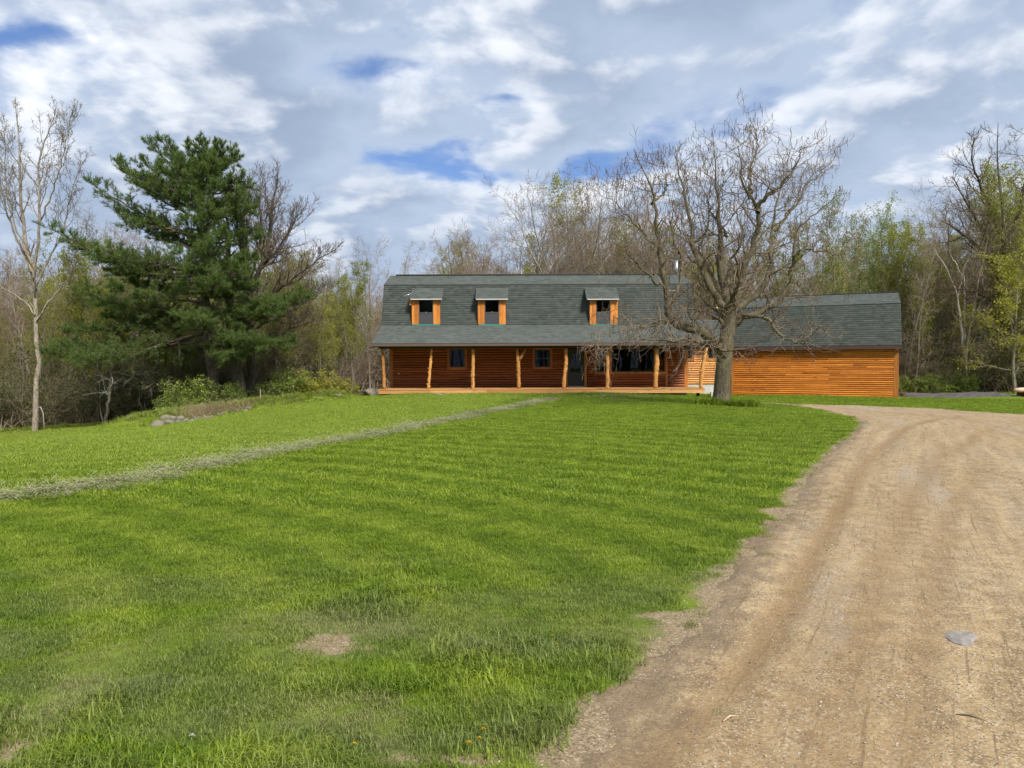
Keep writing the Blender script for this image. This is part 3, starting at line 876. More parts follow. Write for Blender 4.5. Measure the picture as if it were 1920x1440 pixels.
# openings on the front wall
winA = (wx(843), wx(871.5), wz(688.5), wz(653.5))
winB = (wx(1002.5), wx(1031.5), wz(688.5), wz(655))
door = (wx(1064.5), wx(1095.5), zD + 0.02, zD + 2.13)
bay0, bay3 = 4.73, 8.72
tr = 0.135
zt_bay = wz(651)
holes = [(winA[0] - tr, winA[1] + tr, winA[2] - tr, winA[3] + tr), (winB[0] - tr, winB[1] + tr, winB[2] - tr, winB[3] + tr),
         (door[0] - .05, door[1] + tr + .04, zD - 1, door[3] + tr), (bay0, bay3, zD - 1, ZT + 1)]
fw = MB()
def wall_with_holes(b, x0, x1, z0, z1, y0, y1, hs):
    xs = sorted({x0, x1, *[h[0] for h in hs], *[h[1] for h in hs]})
    for a, c in zip(xs[:-1], xs[1:]):
        mid = (a + c) / 2
        zz_ = [(z0, z1)]
        for h in hs:
            if h[0] < mid < h[1]:
                nz = []
                for p, q in zz_:
                    if h[2] > p: nz.append((p, min(q, h[2])))
                    if h[3] < q: nz.append((max(p, h[3]), q))
                zz_ = nz
        for p, q in zz_:
            if q - p > 0.005: b.box(a, c, y0, y1, p, q)
wall_with_holes(fw, WL, WR, zD - 0.02, ZT, YW, YW + 0.14, [winA, winB, (door[0], door[1], zD - 1, door[3]), (bay0 + .1, bay3 - .1, zD - 1, ZT - .02)])
front = LH.put('front_wall', fw, M_BACK)
def logs_on(parent, x0, x1, z0, rows, h, hs, mat, y, seed):
    dz = HO
    log_wall(parent, x0, x1, z0 - HO[2] + .005, rows, h, [(a, b, c - HO[2], d - HO[2]) for a, b, c, d in hs], mat, y=y - HO[1], seed=seed)
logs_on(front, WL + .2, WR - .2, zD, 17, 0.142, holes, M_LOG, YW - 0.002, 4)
for xa in (WL, WR - .2):
    LH.put('corner_board', MB().box(xa, xa + .2, YW - .075, YW - .002, zD, ZT), M_TRIM)
# gable ends and rear
for xa, xb in ((WL + .003, WL + .15), (WR - .15, WR - .003)):
    b = MB()
    pr = [(YW + .145, zD - .02), (YW + .145, ZT + .5), (YB1 + .2, zB1 - .08), (YB2 + .05, zB2 - .1), (YR_, zR - .12), (2 * YR_ - YB2 - .05, zB2 - .1), (2 * YR_ - YB1 - .2, zB1 - .08), (2 * YR_ - YW - .145, zD - .02)]
    n = len(pr)
    V = [(x, y, z) for x in (xa, xb) for y, z in pr]
    b.add(V, [tuple(range(n)), tuple(range(2 * n - 1, n - 1, -1))] + [(i, n + i, n + (i + 1) % n, (i + 1) % n) for i in range(n)])
    LH.put('gable_wall', b, M_LOG)
LH.put('rear_wall', MB().box(WL + .2, WR - .2, 2 * YR_ - YW - .14, 2 * YR_ - YW, zD, zB1), M_LOG)
LH.put('foundation', MB().box(WL + .05, WR - .05, YW + .05, 2 * YR_ - YW - .05, zD - 1.0, zD - .03), M_CONC)
# upstairs and downstairs interior: floors, ceilings and partitions seen dimly through the panes
b = MB()
b.box(WL + .2, WR - .2, YW + .2, 2 * YR_ - YW - .2, zD - .02, zD + .02)
b.box(WL + .2, WR - .2, YW + .2, 2 * YR_ - YW - .2, ZT + .02, ZT + .2)
b.box(WL + .2, WR - .2, YW + 3.2, YW + 3.3, zD + .03, ZT)
b.box(WL + .2, WR - .2, YB2 + 2.0, YB2 + 2.1, ZT + .21, zB2 - .1)
for xx in (-1.2, 2.8): b.box(xx, xx + .1, YW + .2, YW + 3.19, zD + .03, ZT)
LH.put('interior_partition', b, M_ROOM)

def window(name, x0, x1, z0, z1, y, trim=.13, rail=None, screen=False, mtrim=(M_TRIM, M_TRIMX), cover=True):
    """sash frame (part) with panes and trim boards as sub-parts; y = outer wall plane"""
    b = MB(); f = .055
    b.box(x0, x0 + f, y - .03, y + .06, z0, z1).box(x1 - f, x1, y - .03, y + .06, z0, z1)
    b.box(x0 + f, x1 - f, y - .03, y + .06, z0, z0 + f).box(x0 + f, x1 - f, y - .03, y + .06, z1 - f, z1)
    fr = LH.put(name, b, M_SASH)
    if rail:
        LH.put('sash_rail', MB().box(x0 + f, x1 - f, y - .025, y + .05, rail - .03, rail + .03), M_SASH, fr)
        LH.put('pane', MB().box(x0 + f, x1 - f, y + .005, y + .015, rail + .03, z1 - f), M_GLASS, fr)
        LH.put('pane', MB().box(x0 + f, x1 - f, y + .025, y + .035, z0 + f, rail - .03), M_GLASS, fr)
    else:
        LH.put('pane', MB().box(x0 + f, x1 - f, y + .005, y + .015, z0 + f, z1 - f), M_GLASS, fr)
    if screen:
        LH.put('insect_screen', MB().box(x0 + f, x1 - f, y - .012, y - .008, z0 + f, (rail or z1) - .03), M_SCREEN, fr)
    if trim:
        yo, yi = y - .085, y - .004
        LH.put('trim_board', MB().box(x0 - trim, x0, yo, yi, z0 - trim, z1 + trim), mtrim[0], fr)
        LH.put('trim_board', MB().box(x1, x1 + trim, yo, yi, z0 - trim, z1 + trim), mtrim[0], fr)
        LH.put('trim_board', MB().box(x0, x1, yo - .004, yi, z0 - trim, z0), mtrim[1], fr)
        LH.put('trim_board', MB().box(x0, x1, yo - .004, yi, z1, z1 + trim), mtrim[1], fr)
    return fr
window('window', *winA, YW)
window('window', *winB, YW, rail=wz(672))

# front door
dx0, dx1 = door[0] + .05, door[1] - .05
b = MB()
gx0, gx1, gz0, gz1 = wx(1070.3), wx(1088.2), wz(698.5), min(wz(645), door[3] - .18)
b.box(dx0, gx0, YW - .0, YW + .05, zD + .03, door[3] - .05).box(gx1, dx1, YW, YW + .05, zD + .03, door[3] - .05)
b.box(gx0, gx1, YW, YW + .05, zD + .03, gz0).box(gx0, gx1, YW, YW + .05, gz1, door[3] - .05)
dr = LH.put('door', b, M_DOOR)
LH.put('door_frame', MB().box(door[0], dx0, YW - .06, YW + .07, zD + .03, door[3]).box(dx1, door[1], YW - .06, YW + .07, zD + .03, door[3]).box(dx0, dx1, YW - .06, YW + .07, door[3] - .05, door[3]), M_DOOR, dr)
cx_ = (gx0 + gx1) / 2
zs_ = np.linspace(gz0, gz1, 5)
b = MB().box(cx_ - .013, cx_ + .013, YW - .006, YW + .045, gz0, gz1)
for z in zs_[1:-1]: b.box(gx0, cx_ - .013, YW - .006, YW + .045, z - .012, z + .012).box(cx_ + .013, gx1, YW - .006, YW + .045, z - .012, z + .012)
LH.put('muntin', b, M_DOOR, dr)
for z0_, z1_ in zip(zs_[:-1], zs_[1:]):
    for a, c in ((gx0, cx_ - .013), (cx_ + .013, gx1)):
        LH.put('pane', MB().box(a, c, YW + .02, YW + .028, z0_ + .012, z1_ - .012), M_GLASS, dr)
for a, c in ((gx0, cx_ - .04), (cx_ + .04, gx1)):
    b = MB(); z0_, z1_ = wz(712.5), wz(701.5)
    b.box(a, c, YW - .012, YW - .001, z0_, z0_ + .03).box(a, c, YW - .012, YW - .001, z1_ - .03, z1_)
    b.box(a, a + .03, YW - .012, YW - .001, z0_ + .03, z1_ - .03).box(c - .03, c, YW - .012, YW - .001, z0_ + .03, z1_ - .03)
    b.box(a + .05, c - .05, YW - .009, YW - .001, z0_ + .05, z1_ - .05)
    LH.put('door_panel', b, M_DOOR, dr)
hx = wx(1091.6)
LH.put('handle', MB().sphere((hx, YW - .06, wz(690.8)), .036, 10, 6).tube([(hx, YW, wz(690.8)), (hx, YW - .05, wz(690.8))], [.02, .014], 8), M_STEEL, dr)
LH.put('deadbolt', MB().tube([(hx, YW - .001, wz(686)), (hx, YW - .03, wz(686))], [.032, .028], 10), M_STEEL, dr)
LH.put('threshold', MB().box(door[0] - .02, door[1] + .02, YW - .16, YW - .003, zD + .003, zD + .04), M_ALUM, dr)
LH.put('door_trim', MB().box(door[1], door[1] + tr, YW - .085, YW - .004, zD, door[3] + tr), M_TRIM, dr)
LH.put('door_trim', MB().box(door[0] - .05, door[0], YW - .075, YW - .004, zD, door[3] + tr), M_TRIM, dr)

# bay window
YB = YW - 0.52
bx = [(bay0, YW), (5.42, YB), (8.10, YB), (bay3, YW)]
zs0 = wz(697.5, YB); zs1 = ZT - .12
b = MB(); b.add([(x, y + .06, z) for z in (zD, zs0 - .14) for x, y in bx], [(0, 1, 5, 4), (1, 2, 6, 5), (2, 3, 7, 6), (4, 5, 6, 7)])
by = LH.put('bay_window', b, M_BACK)
for i in range(3):
    (xa, ya), (xb, yb) = bx[i], bx[i + 1]
    Lg = math.hypot(xb - xa, yb - ya); an = math.atan2(yb - ya, xb - xa)
    MM = Matrix.Translation((xa, ya, 0)) @ Matrix.Rotation(an, 4, 'Z')
    nrow = 5
    for r in range(nrow):
        me = log_mesh(Lg - (.16 if i == 1 else .02), 0.132, M_LOG, .066)
        o = link('log', me, by)
        o.matrix_local = LH.inv @ MM @ Matrix.Translation((.08 if i == 1 else .01, 0.0, zD + r * .142))
    def fb(x0, x1, y0, y1, z0, z1): return MB().box(x0, x1, y0, y1, z0, z1, MM)
    z0_, z1_ = zD + nrow * .142, zs1
    f = .15 if i == 1 else .10
    LH.put('trim_board', fb(.0, f, -.06, .02, (zD if i == 1 else z0_), z1_), M_TRIM, by)
    LH.put('trim_board', fb(Lg - f, Lg, -.06, .02, (zD if i == 1 else z0_), z1_), M_TRIM, by)
    LH.put('trim_board', fb(f, Lg - f, -.062, .02, z0_, z0_ + .13), M_TRIMX, by)
    LH.put('trim_board', fb(f, Lg - f, -.062, .02, z1_ - .13, z1_), M_TRIMX, by)
    LH.put('window_frame', MB().box(f, f + .05, -.02, .05, z0_ + .13, z1_ - .13, MM).box(Lg - f - .05, Lg - f, -.02, .05, z0_ + .13, z1_ - .13, MM)
           .box(f + .05, Lg - f - .05, -.02, .05, z0_ + .13, z0_ + .18, MM).box(f + .05, Lg - f - .05, -.02, .05, z1_ - .18, z1_ - .13, MM), M_SASH, by)
    LH.put('pane', fb(f + .05, Lg - f - .05, .01, .018, z0_ + .18, z1_ - .18), M_GLASS, by)
b = MB(); b.add([(x, y - .05, z) for z in (zs1, ZT + .02) for x, y in bx], [(0, 1, 5, 4), (1, 2, 6, 5), (2, 3, 7, 6), (0, 3, 2, 1), (4, 5, 6, 7)])
LH.put('bay_head', b, M_SOFF, by)
LH.put('corner_board', MB().box(bay3 - .02, bay3 + .10, YW - .075, YW - .002, zD, ZT), M_TRIM)

# roof: sheathing with rows of separate shingle tabs
def slab(b, x0, x1, p, q, th):
    (ya, za), (yb, zb) = p, q
    n = nv((0, -(zb - za), (yb - ya)))
    if n[2] < 0: n = -n
    V = []
    for x in (x0, x1):
        for (y, z), k in ((p, 0), (q, 0), (q, 1), (p, 1)):
            V.append((x, y - n[1] * th * k, z - n[2] * th * k))
    b.add(V, [(0, 1, 2, 3), (7, 6, 5, 4), (0, 4, 5, 1), (3, 2, 6, 7), (0, 3, 7, 4), (1, 5, 6, 2)])
b = MB()
mir = lambda y: 2 * YR_ - y
slab(b, XL, XR, (YB1, zB1), (YB2, zB2), .09); slab(b, XL, XR, (YB2 - .06, zB2 - .02), (YR_, zR), .09)
slab(b, XL, XR, (mir(YB1), zB1), (mir(YB2), zB2), .09); slab(b, XL, XR, (mir(YB2) + .06, zB2 - .02), (YR_, zR), .09)
roof = LH.put('roof', b, M_SHEATH)
acc = Acc()
DORM = [(772, 825, 768, 829), (896, 948, 891, 953), (1106, 1158.5, 1099.5, 1161)]
dorm = []
for a, c, ra, rc in DORM:
    y = YB1 - .12
    dorm.append((at(a, 580, y)[0], at(c, 580, y)[0], at(ra, 560, y - .2)[0], at(rc, 560, y - .2)[0]))
def keep_steep(x, s):
    X = XL + x
    for a, c, ra, rc in dorm:
        if a + .1 < X < c - .1 and s < 1.5: return False
    return True
def plane(p, q, flip, seed, keep=None):
    (ya, za), (yb, zb) = p, q
    v = nv((0, yb - ya, zb - za)); L_ = math.hypot(yb - ya, zb - za)
    n = np.array([0, -v[2], v[1]]); n = n if n[2] > 0 else -n
    shingle_acc(acc, (XL, ya, za), (1, 0, 0), v, XR - XL, L_, n, seed, keep=keep)
plane((YB1, zB1), (YB2, zB2), False, 1, keep_steep)
plane((YB2 - .06, zB2 - .02), (YR_, zR), False, 2)
plane((mir(YB1), zB1), (mir(YB2), zB2), True, 3); plane((mir(YB2) + .06, zB2 - .02), (YR_, zR), True, 4)
tag(LH.put('shingles', acc.mesh('shingles', M_SHING, False), None, roof), kind='stuff')
LH.put('ridge_vent', MB().bar((XL + .35, YR_, zR + .035), (XR - .4, YR_, zR + .035), .28, .06), plain('black ridge vent', (0.045, 0.047, 0.045), .7), roof)
b = MB(); slab(b, XL, XR, (YE, zE), (YB1 + .05, zB1 + .005), .08)
proof = LH.put('porch_roof', b, M_SHEATH)
acc = Acc(); plane((YE - .02, zE + .004), (YB1 + .03, zB1 + .004), False, 5)
tag(LH.put('shingles', acc.mesh('shingles', M_SHING, False), None, proof), kind='stuff')
b = MB().box(XL - .02, XR + .02, YE - .13, YE - .12, zE - .15, zE - .01).box(XL - .02, XR + .02, YE - .12, YE - .03, zE - .15, zE - .14).box(XL - .02, XR + .02, YE - .145, YE - .12, zE - .012, zE + .002)
b.box(XL - .02, XL - .012, YE - .12, YE - .03, zE - .14, zE - .012).box(XR + .012, XR + .02, YE - .12, YE - .03, zE - .14, zE - .012)
LH.put('gutter', b, M_GUT, proof)
LH.put('fascia_board', MB().box(XL, XR, YE - .028, YE + .01, zE - .2, zE - .085), M_DKFAS, proof)
LH.put('soffit', MB().box(XL + .05, XR - .05, YE + .012, YW - .09, ZT - .08, ZT - .05), M_SOFF, proof)
LH.put('porch_beam', MB().box(XL + .3, XR - .25, YD + .12, YD + .27, ZT - .26, ZT - .082), M_SOFF)
for xa in (XL + .002, XR - .032):
    b = MB()
    V = [(x, y, z) for x in (xa, xa + .03) for y, z in ((YE + .02, zE - .09), (YB1 - .02, zB1 - .1), (YB1 - .02, ZT - .1), (YE + .02, ZT - .1))]
    b.add(V, [(0, 1, 2, 3), (7, 6, 5, 4), (0, 4, 5, 1), (1, 5, 6, 2), (2, 6, 7, 3), (3, 7, 4, 0)])
    LH.put('rake_board', b, M_DKFAS, proof)

# porch deck
DL, DR = float(at(709.5, 735, YD)[0]), float(at(1321, 730, YD)[0])
b = MB()
for x in np.arange(DL + .15, DR, 1.2): b.box(x - .02, x + .02, YD + .06, YW - .1, zD - .23, zD - .045)
for x in np.arange(DL + .3, DR, 2.4): b.box(x - .07, x + .07, YD + .3, YD + .44, zD - 0.75, zD - .232)
deck = LH.put('porch_deck', b, M_BACK)
y = YD - .02
i = 0
while y < YW - .16:
    o = LH.put('deck_board', MB().box(DL - .02, DR + .02, y, y + .132, zD - .042, zD - .001 - .0015 * (i % 3)), M_DECK, deck)
    y += .138; i += 1
xs = [DL, wx(806, YD), wx(912, YD), wx(1066, YD), wx(1120, YD), wx(1198, YD), DR]
for a, c in zip(xs[:-1], xs[1:]):
    LH.put('fascia_board', MB().box(a + .003, c - .003, YD, YD + .04, zD - .245, zD - .044), M_DECK, deck)
for xa in (DL - .001, DR - .04):
    LH.put('fascia_board', MB().box(xa, xa + .041, YD + .042, YW - .1, zD - .245, zD - .046), M_DECK, deck)

# peeled tree-trunk posts
YP = YD + .2
def post(pts, rad, knobs=(), fork=None, seed=0):
    g = np.random.default_rng(seed)
    P_ = np.array([at(px, py, YP) for px, py in pts]); rad = np.array(rad, float)
    P_[0, 2] = zD - .0; P_[-1, 2] = ZT - .255
    n = 22
    tt = np.linspace(0, 1, len(P_)); ti = np.linspace(0, 1, n)
    pp = np.stack([np.interp(ti, tt, P_[:, k]) for k in range(3)], 1)
    rr = np.interp(ti, tt, rad) * (1 + 0.07 * g.normal(0, 1, n))
    pp[1:-1, :2] += g.normal(0, .008, (n - 2, 2))
    b = MB().tube(pp, rr, 10)
    for (f, side, r, l) in knobs:
        k = int(f * (n - 1)); a = 0.0 if side > 0 else math.pi
        a += g.uniform(-.9, .9)
        d = np.array([math.cos(a), math.sin(a) if math.sin(a) < 0 else -abs(math.sin(a)), .25])
        c = pp[k]
        b.tube([c, c + d * (rr[k] + l * .6), c + d * (rr[k] + l)], [r * 1.25, r, r * .8], 7)
    if fork:
        q = np.array([at(px, py, YP) for px, py, _ in fork]); q[-1, 2] = ZT - .255
        b.tube(q, [r for _, _, r in fork], 9)
    return LH.put('porch_post', b, M_POST)
post([(720.5, 730), (719, 690), (717, 655)], [.10, .085, .07], [(.5, 1, .02, .01), (.75, -1, .02, .01)], seed=1)
post([(803, 730), (805.5, 700), (806.5, 690), (809, 655)], [.085, .075, .075, .065], [(.06, 1, .04, .03), (.1, -1, .04, .03), (.3, 1, .03, .02), (.42, -1, .035, .03), (.65, 1, .03, .05), (.66, -1, .03, .05), (.8, 1, .03, .04), (.81, -1, .03, .02), (.97, 1, .04, .03)], seed=2)
post([(886.5, 730), (886.5, 700), (887.5, 655)], [.105, .10, .09], [(.2, 1, .04, .012), (.32, -1, .035, .015), (.45, 1, .03, .012), (.55, -1, .04, .01), (.68, -1, .03, .015), (.8, 1, .03, .012)], seed=3)
post([(972.5, 730), (972.5, 700), (971.5, 680), (969.5, 655)], [.10, .10, .10, .065], [(.1, 1, .04, .02), (.3, -1, .03, .02), (.45, -1, .04, .015)], fork=[(973, 676, .085), (978, 668, .075), (986.5, 655, .06)], seed=4)
post([(1057, 730), (1059, 700), (1061.5, 680), (1060.5, 655)], [.115, .095, .10, .085], [(.12, -1, .04, .02), (.5, 1, .04, .025), (.55, 1, .04, .02), (.75, 1, .03, .015)], seed=5)
post([(1139, 729), (1139, 700), (1139.5, 655)], [.105, .095, .085], [(.45, -1, .035, .015), (.7, 1, .03, .012)], seed=6)
post([(1229, 728), (1230, 700), (1231.5, 680), (1231, 655)], [.125, .12, .13, .11], [(.45, 1, .06, .03), (.62, 1, .05, .025), (.3, -1, .04, .012)], seed=7)
post([(1314, 727), (1316, 700), (1320, 675), (1324.5, 650)], [.115, .115, .10, .09], [(.42, -1, .055, .06), (.40, -1, .05, .05), (.66, -1, .05, .05)], seed=8)

# dormers
for k, (a, c, ra, rc) in enumerate(dorm):
    yf = YB1 - .12
    z0_ = wz(608.5, yf, DORM[k][0]); z1_ = wz(562, yf, DORM[k][0])
    wl, wr = [(785, 812.5), (908.5, 936), (1117.5, 1145)][k]
    wl, wr = at(wl, 580, yf)[0], at(wr, 580, yf)[0]
    zt_ = wz(541, YB2 - .2, 800)
    b = MB()   # cheek walls and jack wall
    for xa in (a + .03, c - .08):
        V = [(x, y, z) for x in (xa, xa + .05) for y, z in ((yf + .05, z0_ - .02), (yf + .05, z1_), (YB2 + .1, z1_ + .4), (YB1 + .3, z0_ - .02))]
        b.add(V, [(0, 1, 2, 3), (7, 6, 5, 4), (0, 4, 5, 1), (1, 5, 6, 2), (2, 6, 7, 3), (3, 7, 4, 0)])
    d = LH.put('dormer', b, M_SHING)
    wf = .05
    for xa, xb in ((a + .17, wl), (wr, c - .17)):
        LH.put('cedar_board', MB().box(xa, xb, yf, yf + .045, z0_ + .02, z1_), M_CEDAR, d)
    for xa, xb in ((a, a + .167), (c - .167, c)):
        LH.put('cedar_board', MB().box(xa, xb, yf + (.03 if k != 1 else .015), yf + .075, z0_ + .02, z1_), M_CEDAR, d)
    if k == 0:
        LH.put('rafter_tail', MB().box(a - .13, a - .002, yf - .02, yf + .08, z1_ - .30, z1_), M_CEDAR, d)
    bm = MB(); f = .05
    zz0 = z0_ - .03; rail = wz(585.8, yf)
    bm.box(wl, wl + f, yf + .0, yf + .08, zz0, z1_).box(wr - f, wr, yf, yf + .08, zz0, z1_).box(wl + f, wr - f, yf, yf + .08, zz0, zz0 + f).box(wl + f, wr - f, yf, yf + .08, z1_ - f, z1_).box(wl + f, wr - f, yf, yf + .07, rail - .03, rail + .03)
    LH.put('window_frame', bm, M_SASH, d)
    LH.put('pane', MB().box(wl + f, wr - f, yf + .035, yf + .043, rail + .03, z1_ - f), M_GLASS, d)
    LH.put('pane', MB().box(wl + f, wr - f, yf + .055, yf + .063, zz0 + f, rail - .03), M_GLASS, d)
    LH.put('insect_screen', MB().box(wl + f, wr - f, yf + .012, yf + .016, zz0 + f, rail - .03), M_SCREEN, d)
    LH.put('sash_lock', MB().box((wl + wr) / 2 - .05, (wl + wr) / 2 + .05, yf - .008, yf - .001, rail + .02, rail + .05), M_STEEL, d)
    LH.put('flashing', MB().box(a + .03, c - .03, yf - .03, yf - .002, z0_ - .075, z0_ + .018), M_TEAL, d)
    rb = MB(); slab(rb, ra, rc, (yf - .22, z1_ + .035), (YB2 - .18, zt_), .06)
    LH.put('dormer_roof', rb, M_SHEATH, d)
    acc = Acc()
    v = nv((0, YB2 - .18 - yf + .22, zt_ - z1_ - .035)); L_ = math.hypot(YB2 - .18 - yf + .22, zt_ - z1_ - .035)
    shingle_acc(acc, (ra, yf - .23, z1_ + .038), (1, 0, 0), v, rc - ra, L_, (0, -v[2], v[1]), 20 + k, tab=.25)
    tag(LH.put('shingles', acc.mesh('shingles', M_SHING, False), None, d), kind='stuff')
    LH.put('drip_edge', MB().box(ra + .05, rc - .02, yf - .235, yf - .222, z1_ - .02, z1_ + .034), M_ALUM, d)
# stove pipe
sx, sy = float(at(1268.5, 500, 44.2)[0]), 44.2
z0_, z1_ = zR - .3, wz(482, sy, 1268)
st = LH.put('stove_pipe', MB().tube([(sx, sy, z0_), (sx, sy, z1_ - .1)], [.105, .105], 14), M_STEEL)
LH.put('pipe_cap', MB().tube([(sx, sy, z1_ - .09), (sx, sy, z1_ - .03), (sx, sy, z1_)], [.15, .15, .03], 14), M_STEEL, st)
LH.put('storm_collar', MB().tube([(sx, sy, zR - .12), (sx, sy, zR + .02)], [.2, .115], 14), M_STEEL, st)
# soffit lamp, wall tap and outlet
LH.put('soffit_lamp', MB().tube([at(709, 648.5, YE + .1) - np.array([0, 0, .05]), at(709, 648.5, YE + .1) + np.array([0, 0, .03])], [.04, .05], 8), M_ALUM)
tz = wz(701)
LH.put('wall_tap', MB().tube([(wx(748), YW - .04, tz), (wx(748), YW - .12, tz + .02)], [.02, .02], 8).box(wx(748) - .035, wx(748) + .035, YW - .14, YW - .1, tz + .03, tz + .10), M_ALUM)
LH.put('tap_riser', MB().tube([(wx(748), YW - .075, zD + .02), (wx(748), YW - .075, tz)], [.015, .015], 6), M_TRIM)

# things in and on the house
m, t, p = newmat('lamp globe'); p.inputs['Base Color'].default_value = (.8, .7, .45, 1)
p.inputs['Emission Color'].default_value = (1.0, .78, .42, 1); p.inputs['Emission Strength'].default_value = 0.9
q = at(809.5, 581.5, YB1 + .5)
gl = empty('globe_lamp', q)
tag(gl, 'round glowing globe lamp behind the upper pane of the leftmost dormer', 'lamp')
link('globe', MB().sphere((0, 0, 0), .075, 12, 8).mesh('globe', m), gl)
link('cord', MB().tube([(0, 0, .075), (0, 0, .6)], [.006, .006], 5).mesh('cord', M_DOOR), gl)
q = at(926, 601, YB1 + .35)
cb = tag(link('cardboard_box', MB().box(-.13, .13, -.1, .1, -.2, .13).box(-.135, -.004, -.105, .105, .131, .136).box(.004, .135, -.105, .105, .131, .136).mesh('cardboard_box', plain('cardboard', (.55, .47, .33), .9)), None, q), 'pale box behind the lower pane of the middle dormer window', 'box')
q = at(776, 552, YB1 - .25)
an = empty('antenna_arm', q)
tag(an, 'thin metal antenna arm sticking out beside the leftmost dormer roof', 'antenna')
a0 = Vector(at(774.5, 548.5, YB1 - .2)) - Vector(q); a1 = Vector(at(756, 556.5, YB1 - .45)) - Vector(q); a2 = Vector(at(766, 564, YB1 - .1)) - Vector(q); a3 = Vector(at(769.5, 552, YB1 - .2)) - Vector(q)
link('arm', MB().tube([a0, a1], [.022, .022], 8).mesh('arm', M_STEEL), an)
link('brace', MB().tube([a3, a2], [.012, .012], 6).mesh('brace', M_STEEL), an)

# ================================================================== LINK between house and garage
YK = 43.4
lk = empty('log_link', (11.5, YK, zD - .3))
tag(lk, 'narrow orange log link with small windows joining house and garage', 'outbuilding')
LK = Local(lk)
kx0, kx1 = 9.6, 13.9
zk0 = wz(720.5, YK, 1330); zk1 = wz(649, YK, 1330)
kw = LK.put('front_wall', MB().box(kx0, kx1, YK, YK + .12, zk0, zk1), M_BACK)
wk = [(float(at(1286, 660, YK)[0]), float(at(1297, 660, YK)[0]), wz(672.5, YK, 1330), wz(651.5, YK, 1330)), (float(at(1327.5, 660, YK)[0]), float(at(1341.5, 660, YK)[0]), wz(672, YK, 1330), wz(650.5, YK, 1330))]
M_LOGK = wood_mat('stained link siding', (0.50, 0.19, 0.035), (0.78, 0.40, 0.11), (0.17, 0.05, 0.012), seed=2.0)
nrow = 17; hk = (zk1 - zk0) / nrow
for r in range(nrow):
    za = zk0 + r * hk
    segs = [(kx0, kx1)]
    for (a, c, d, e) in wk:
        if d - .13 < za + hk / 2 < e + .2:
            segs = [s for s0, s1 in segs for s in ((s0, min(s1, a - .13)), (max(s0, c + .13), s1)) if s[1] - s[0] > .02]
    for a, c in segs:
        o = link('log', log_mesh(c - a, hk - .010, M_LOGK, .066), kw)
        o.matrix_local = LK.inv @ Matrix.Translation((a, YK - .002, za))
for (a, c, d, e) in wk:
    f = .05
    w_ = LK.put('window', MB().box(a, a + f, YK - .05, YK - .003, d, e).box(c - f, c, YK - .05, YK - .003, d, e).box(a + f, c - f, YK - .05, YK - .003, d, d + f).box(a + f, c - f, YK - .05, YK - .003, e - f, e), M_SASH)
    LK.put('pane', MB().box(a + f, c - f, YK - .03, YK - .022, d + f, (d + e) / 2 - .02), M_GLASS, w_)
    LK.put('pane', MB().box(a + f, c - f, YK - .03, YK - .022, (d + e) / 2 + .02, e - f), M_GLASS, w_)
    LK.put('sash_rail', MB().box(a + f, c - f, YK - .04, YK - .01, (d + e) / 2 - .02, (d + e) / 2 + .02), M_SASH, w_)
    LK.put('blind', MB().box(a + f, c - f, YK - .012, YK - .006, d + f, e - f), plain('white window blind', (.55, .57, .55), .8), w_)
    for (x0_, x1_, z0_, z1_, mt) in ((a - .13, a, d - .13, e + .05, M_TRIM), (c, c + .13, d - .13, e + .05, M_TRIM), (a, c, d - .13, d, M_TRIMX)):
        LK.put('trim_board', MB().box(x0_, x1_, YK - .08, YK - .004, z0_, z1_), mt, w_)
LK.put('foundation', MB().box(kx0, kx1, YK - .02, YK + .3, zk0 - 1.0, zk0 - .003), M_CONC)
b = MB(); zk2 = wz(600, YK + 1.8, 1330)
def slabk(b, p, q): slab(b, kx0, kx1 + .4, p, q, .08)
slabk(b, (YK - .35, zk1 + .02), (YK + 1.8, zk2)); slabk(b, (YK + 3.95, zk1 + .02), (YK + 1.8, zk2))
kr = LK.put('roof', b, M_SHEATH)
acc = Acc(); v = nv((0, 2.15, zk2 - zk1 - .02)); L_ = math.hypot(2.15, zk2 - zk1 - .02)
shingle_acc(acc, (kx0, YK - .36, zk1 + .024), (1, 0, 0), v, kx1 + .4 - kx0, L_, (0, -v[2], v[1]), 31)
v = nv((0, -2.15, zk2 - zk1 - .02))
shingle_acc(acc, (kx0, YK + 3.96, zk1 + .024), (1, 0, 0), v, kx1 + .4 - kx0, L_, (0, v[2], -v[1]), 32)
tag(LK.put('shingles', acc.mesh('shingles', M_SHING, False), None, kr), kind='stuff')
LK.put('gutter', MB().box(kx0, kx1, YK - .45, YK - .37, zk1 - .12, zk1 + .0), M_DKFAS, kr)
# concrete steps at the end of the deck
s0 = at(1328, 726, YD + 1.2)
stp = empty('concrete_steps', (s0[0], s0[1], s0[2] - .5))
tag(stp, 'pale concrete steps at the right end of the porch deck', 'steps')
link('step', MB().box(-.38, .75, -.45, .6, .2, .47).mesh('step', M_CONC), stp)
link('step', MB().box(.0, .95, -.6, -.452, -.3, .27).mesh('step', M_CONC), stp)

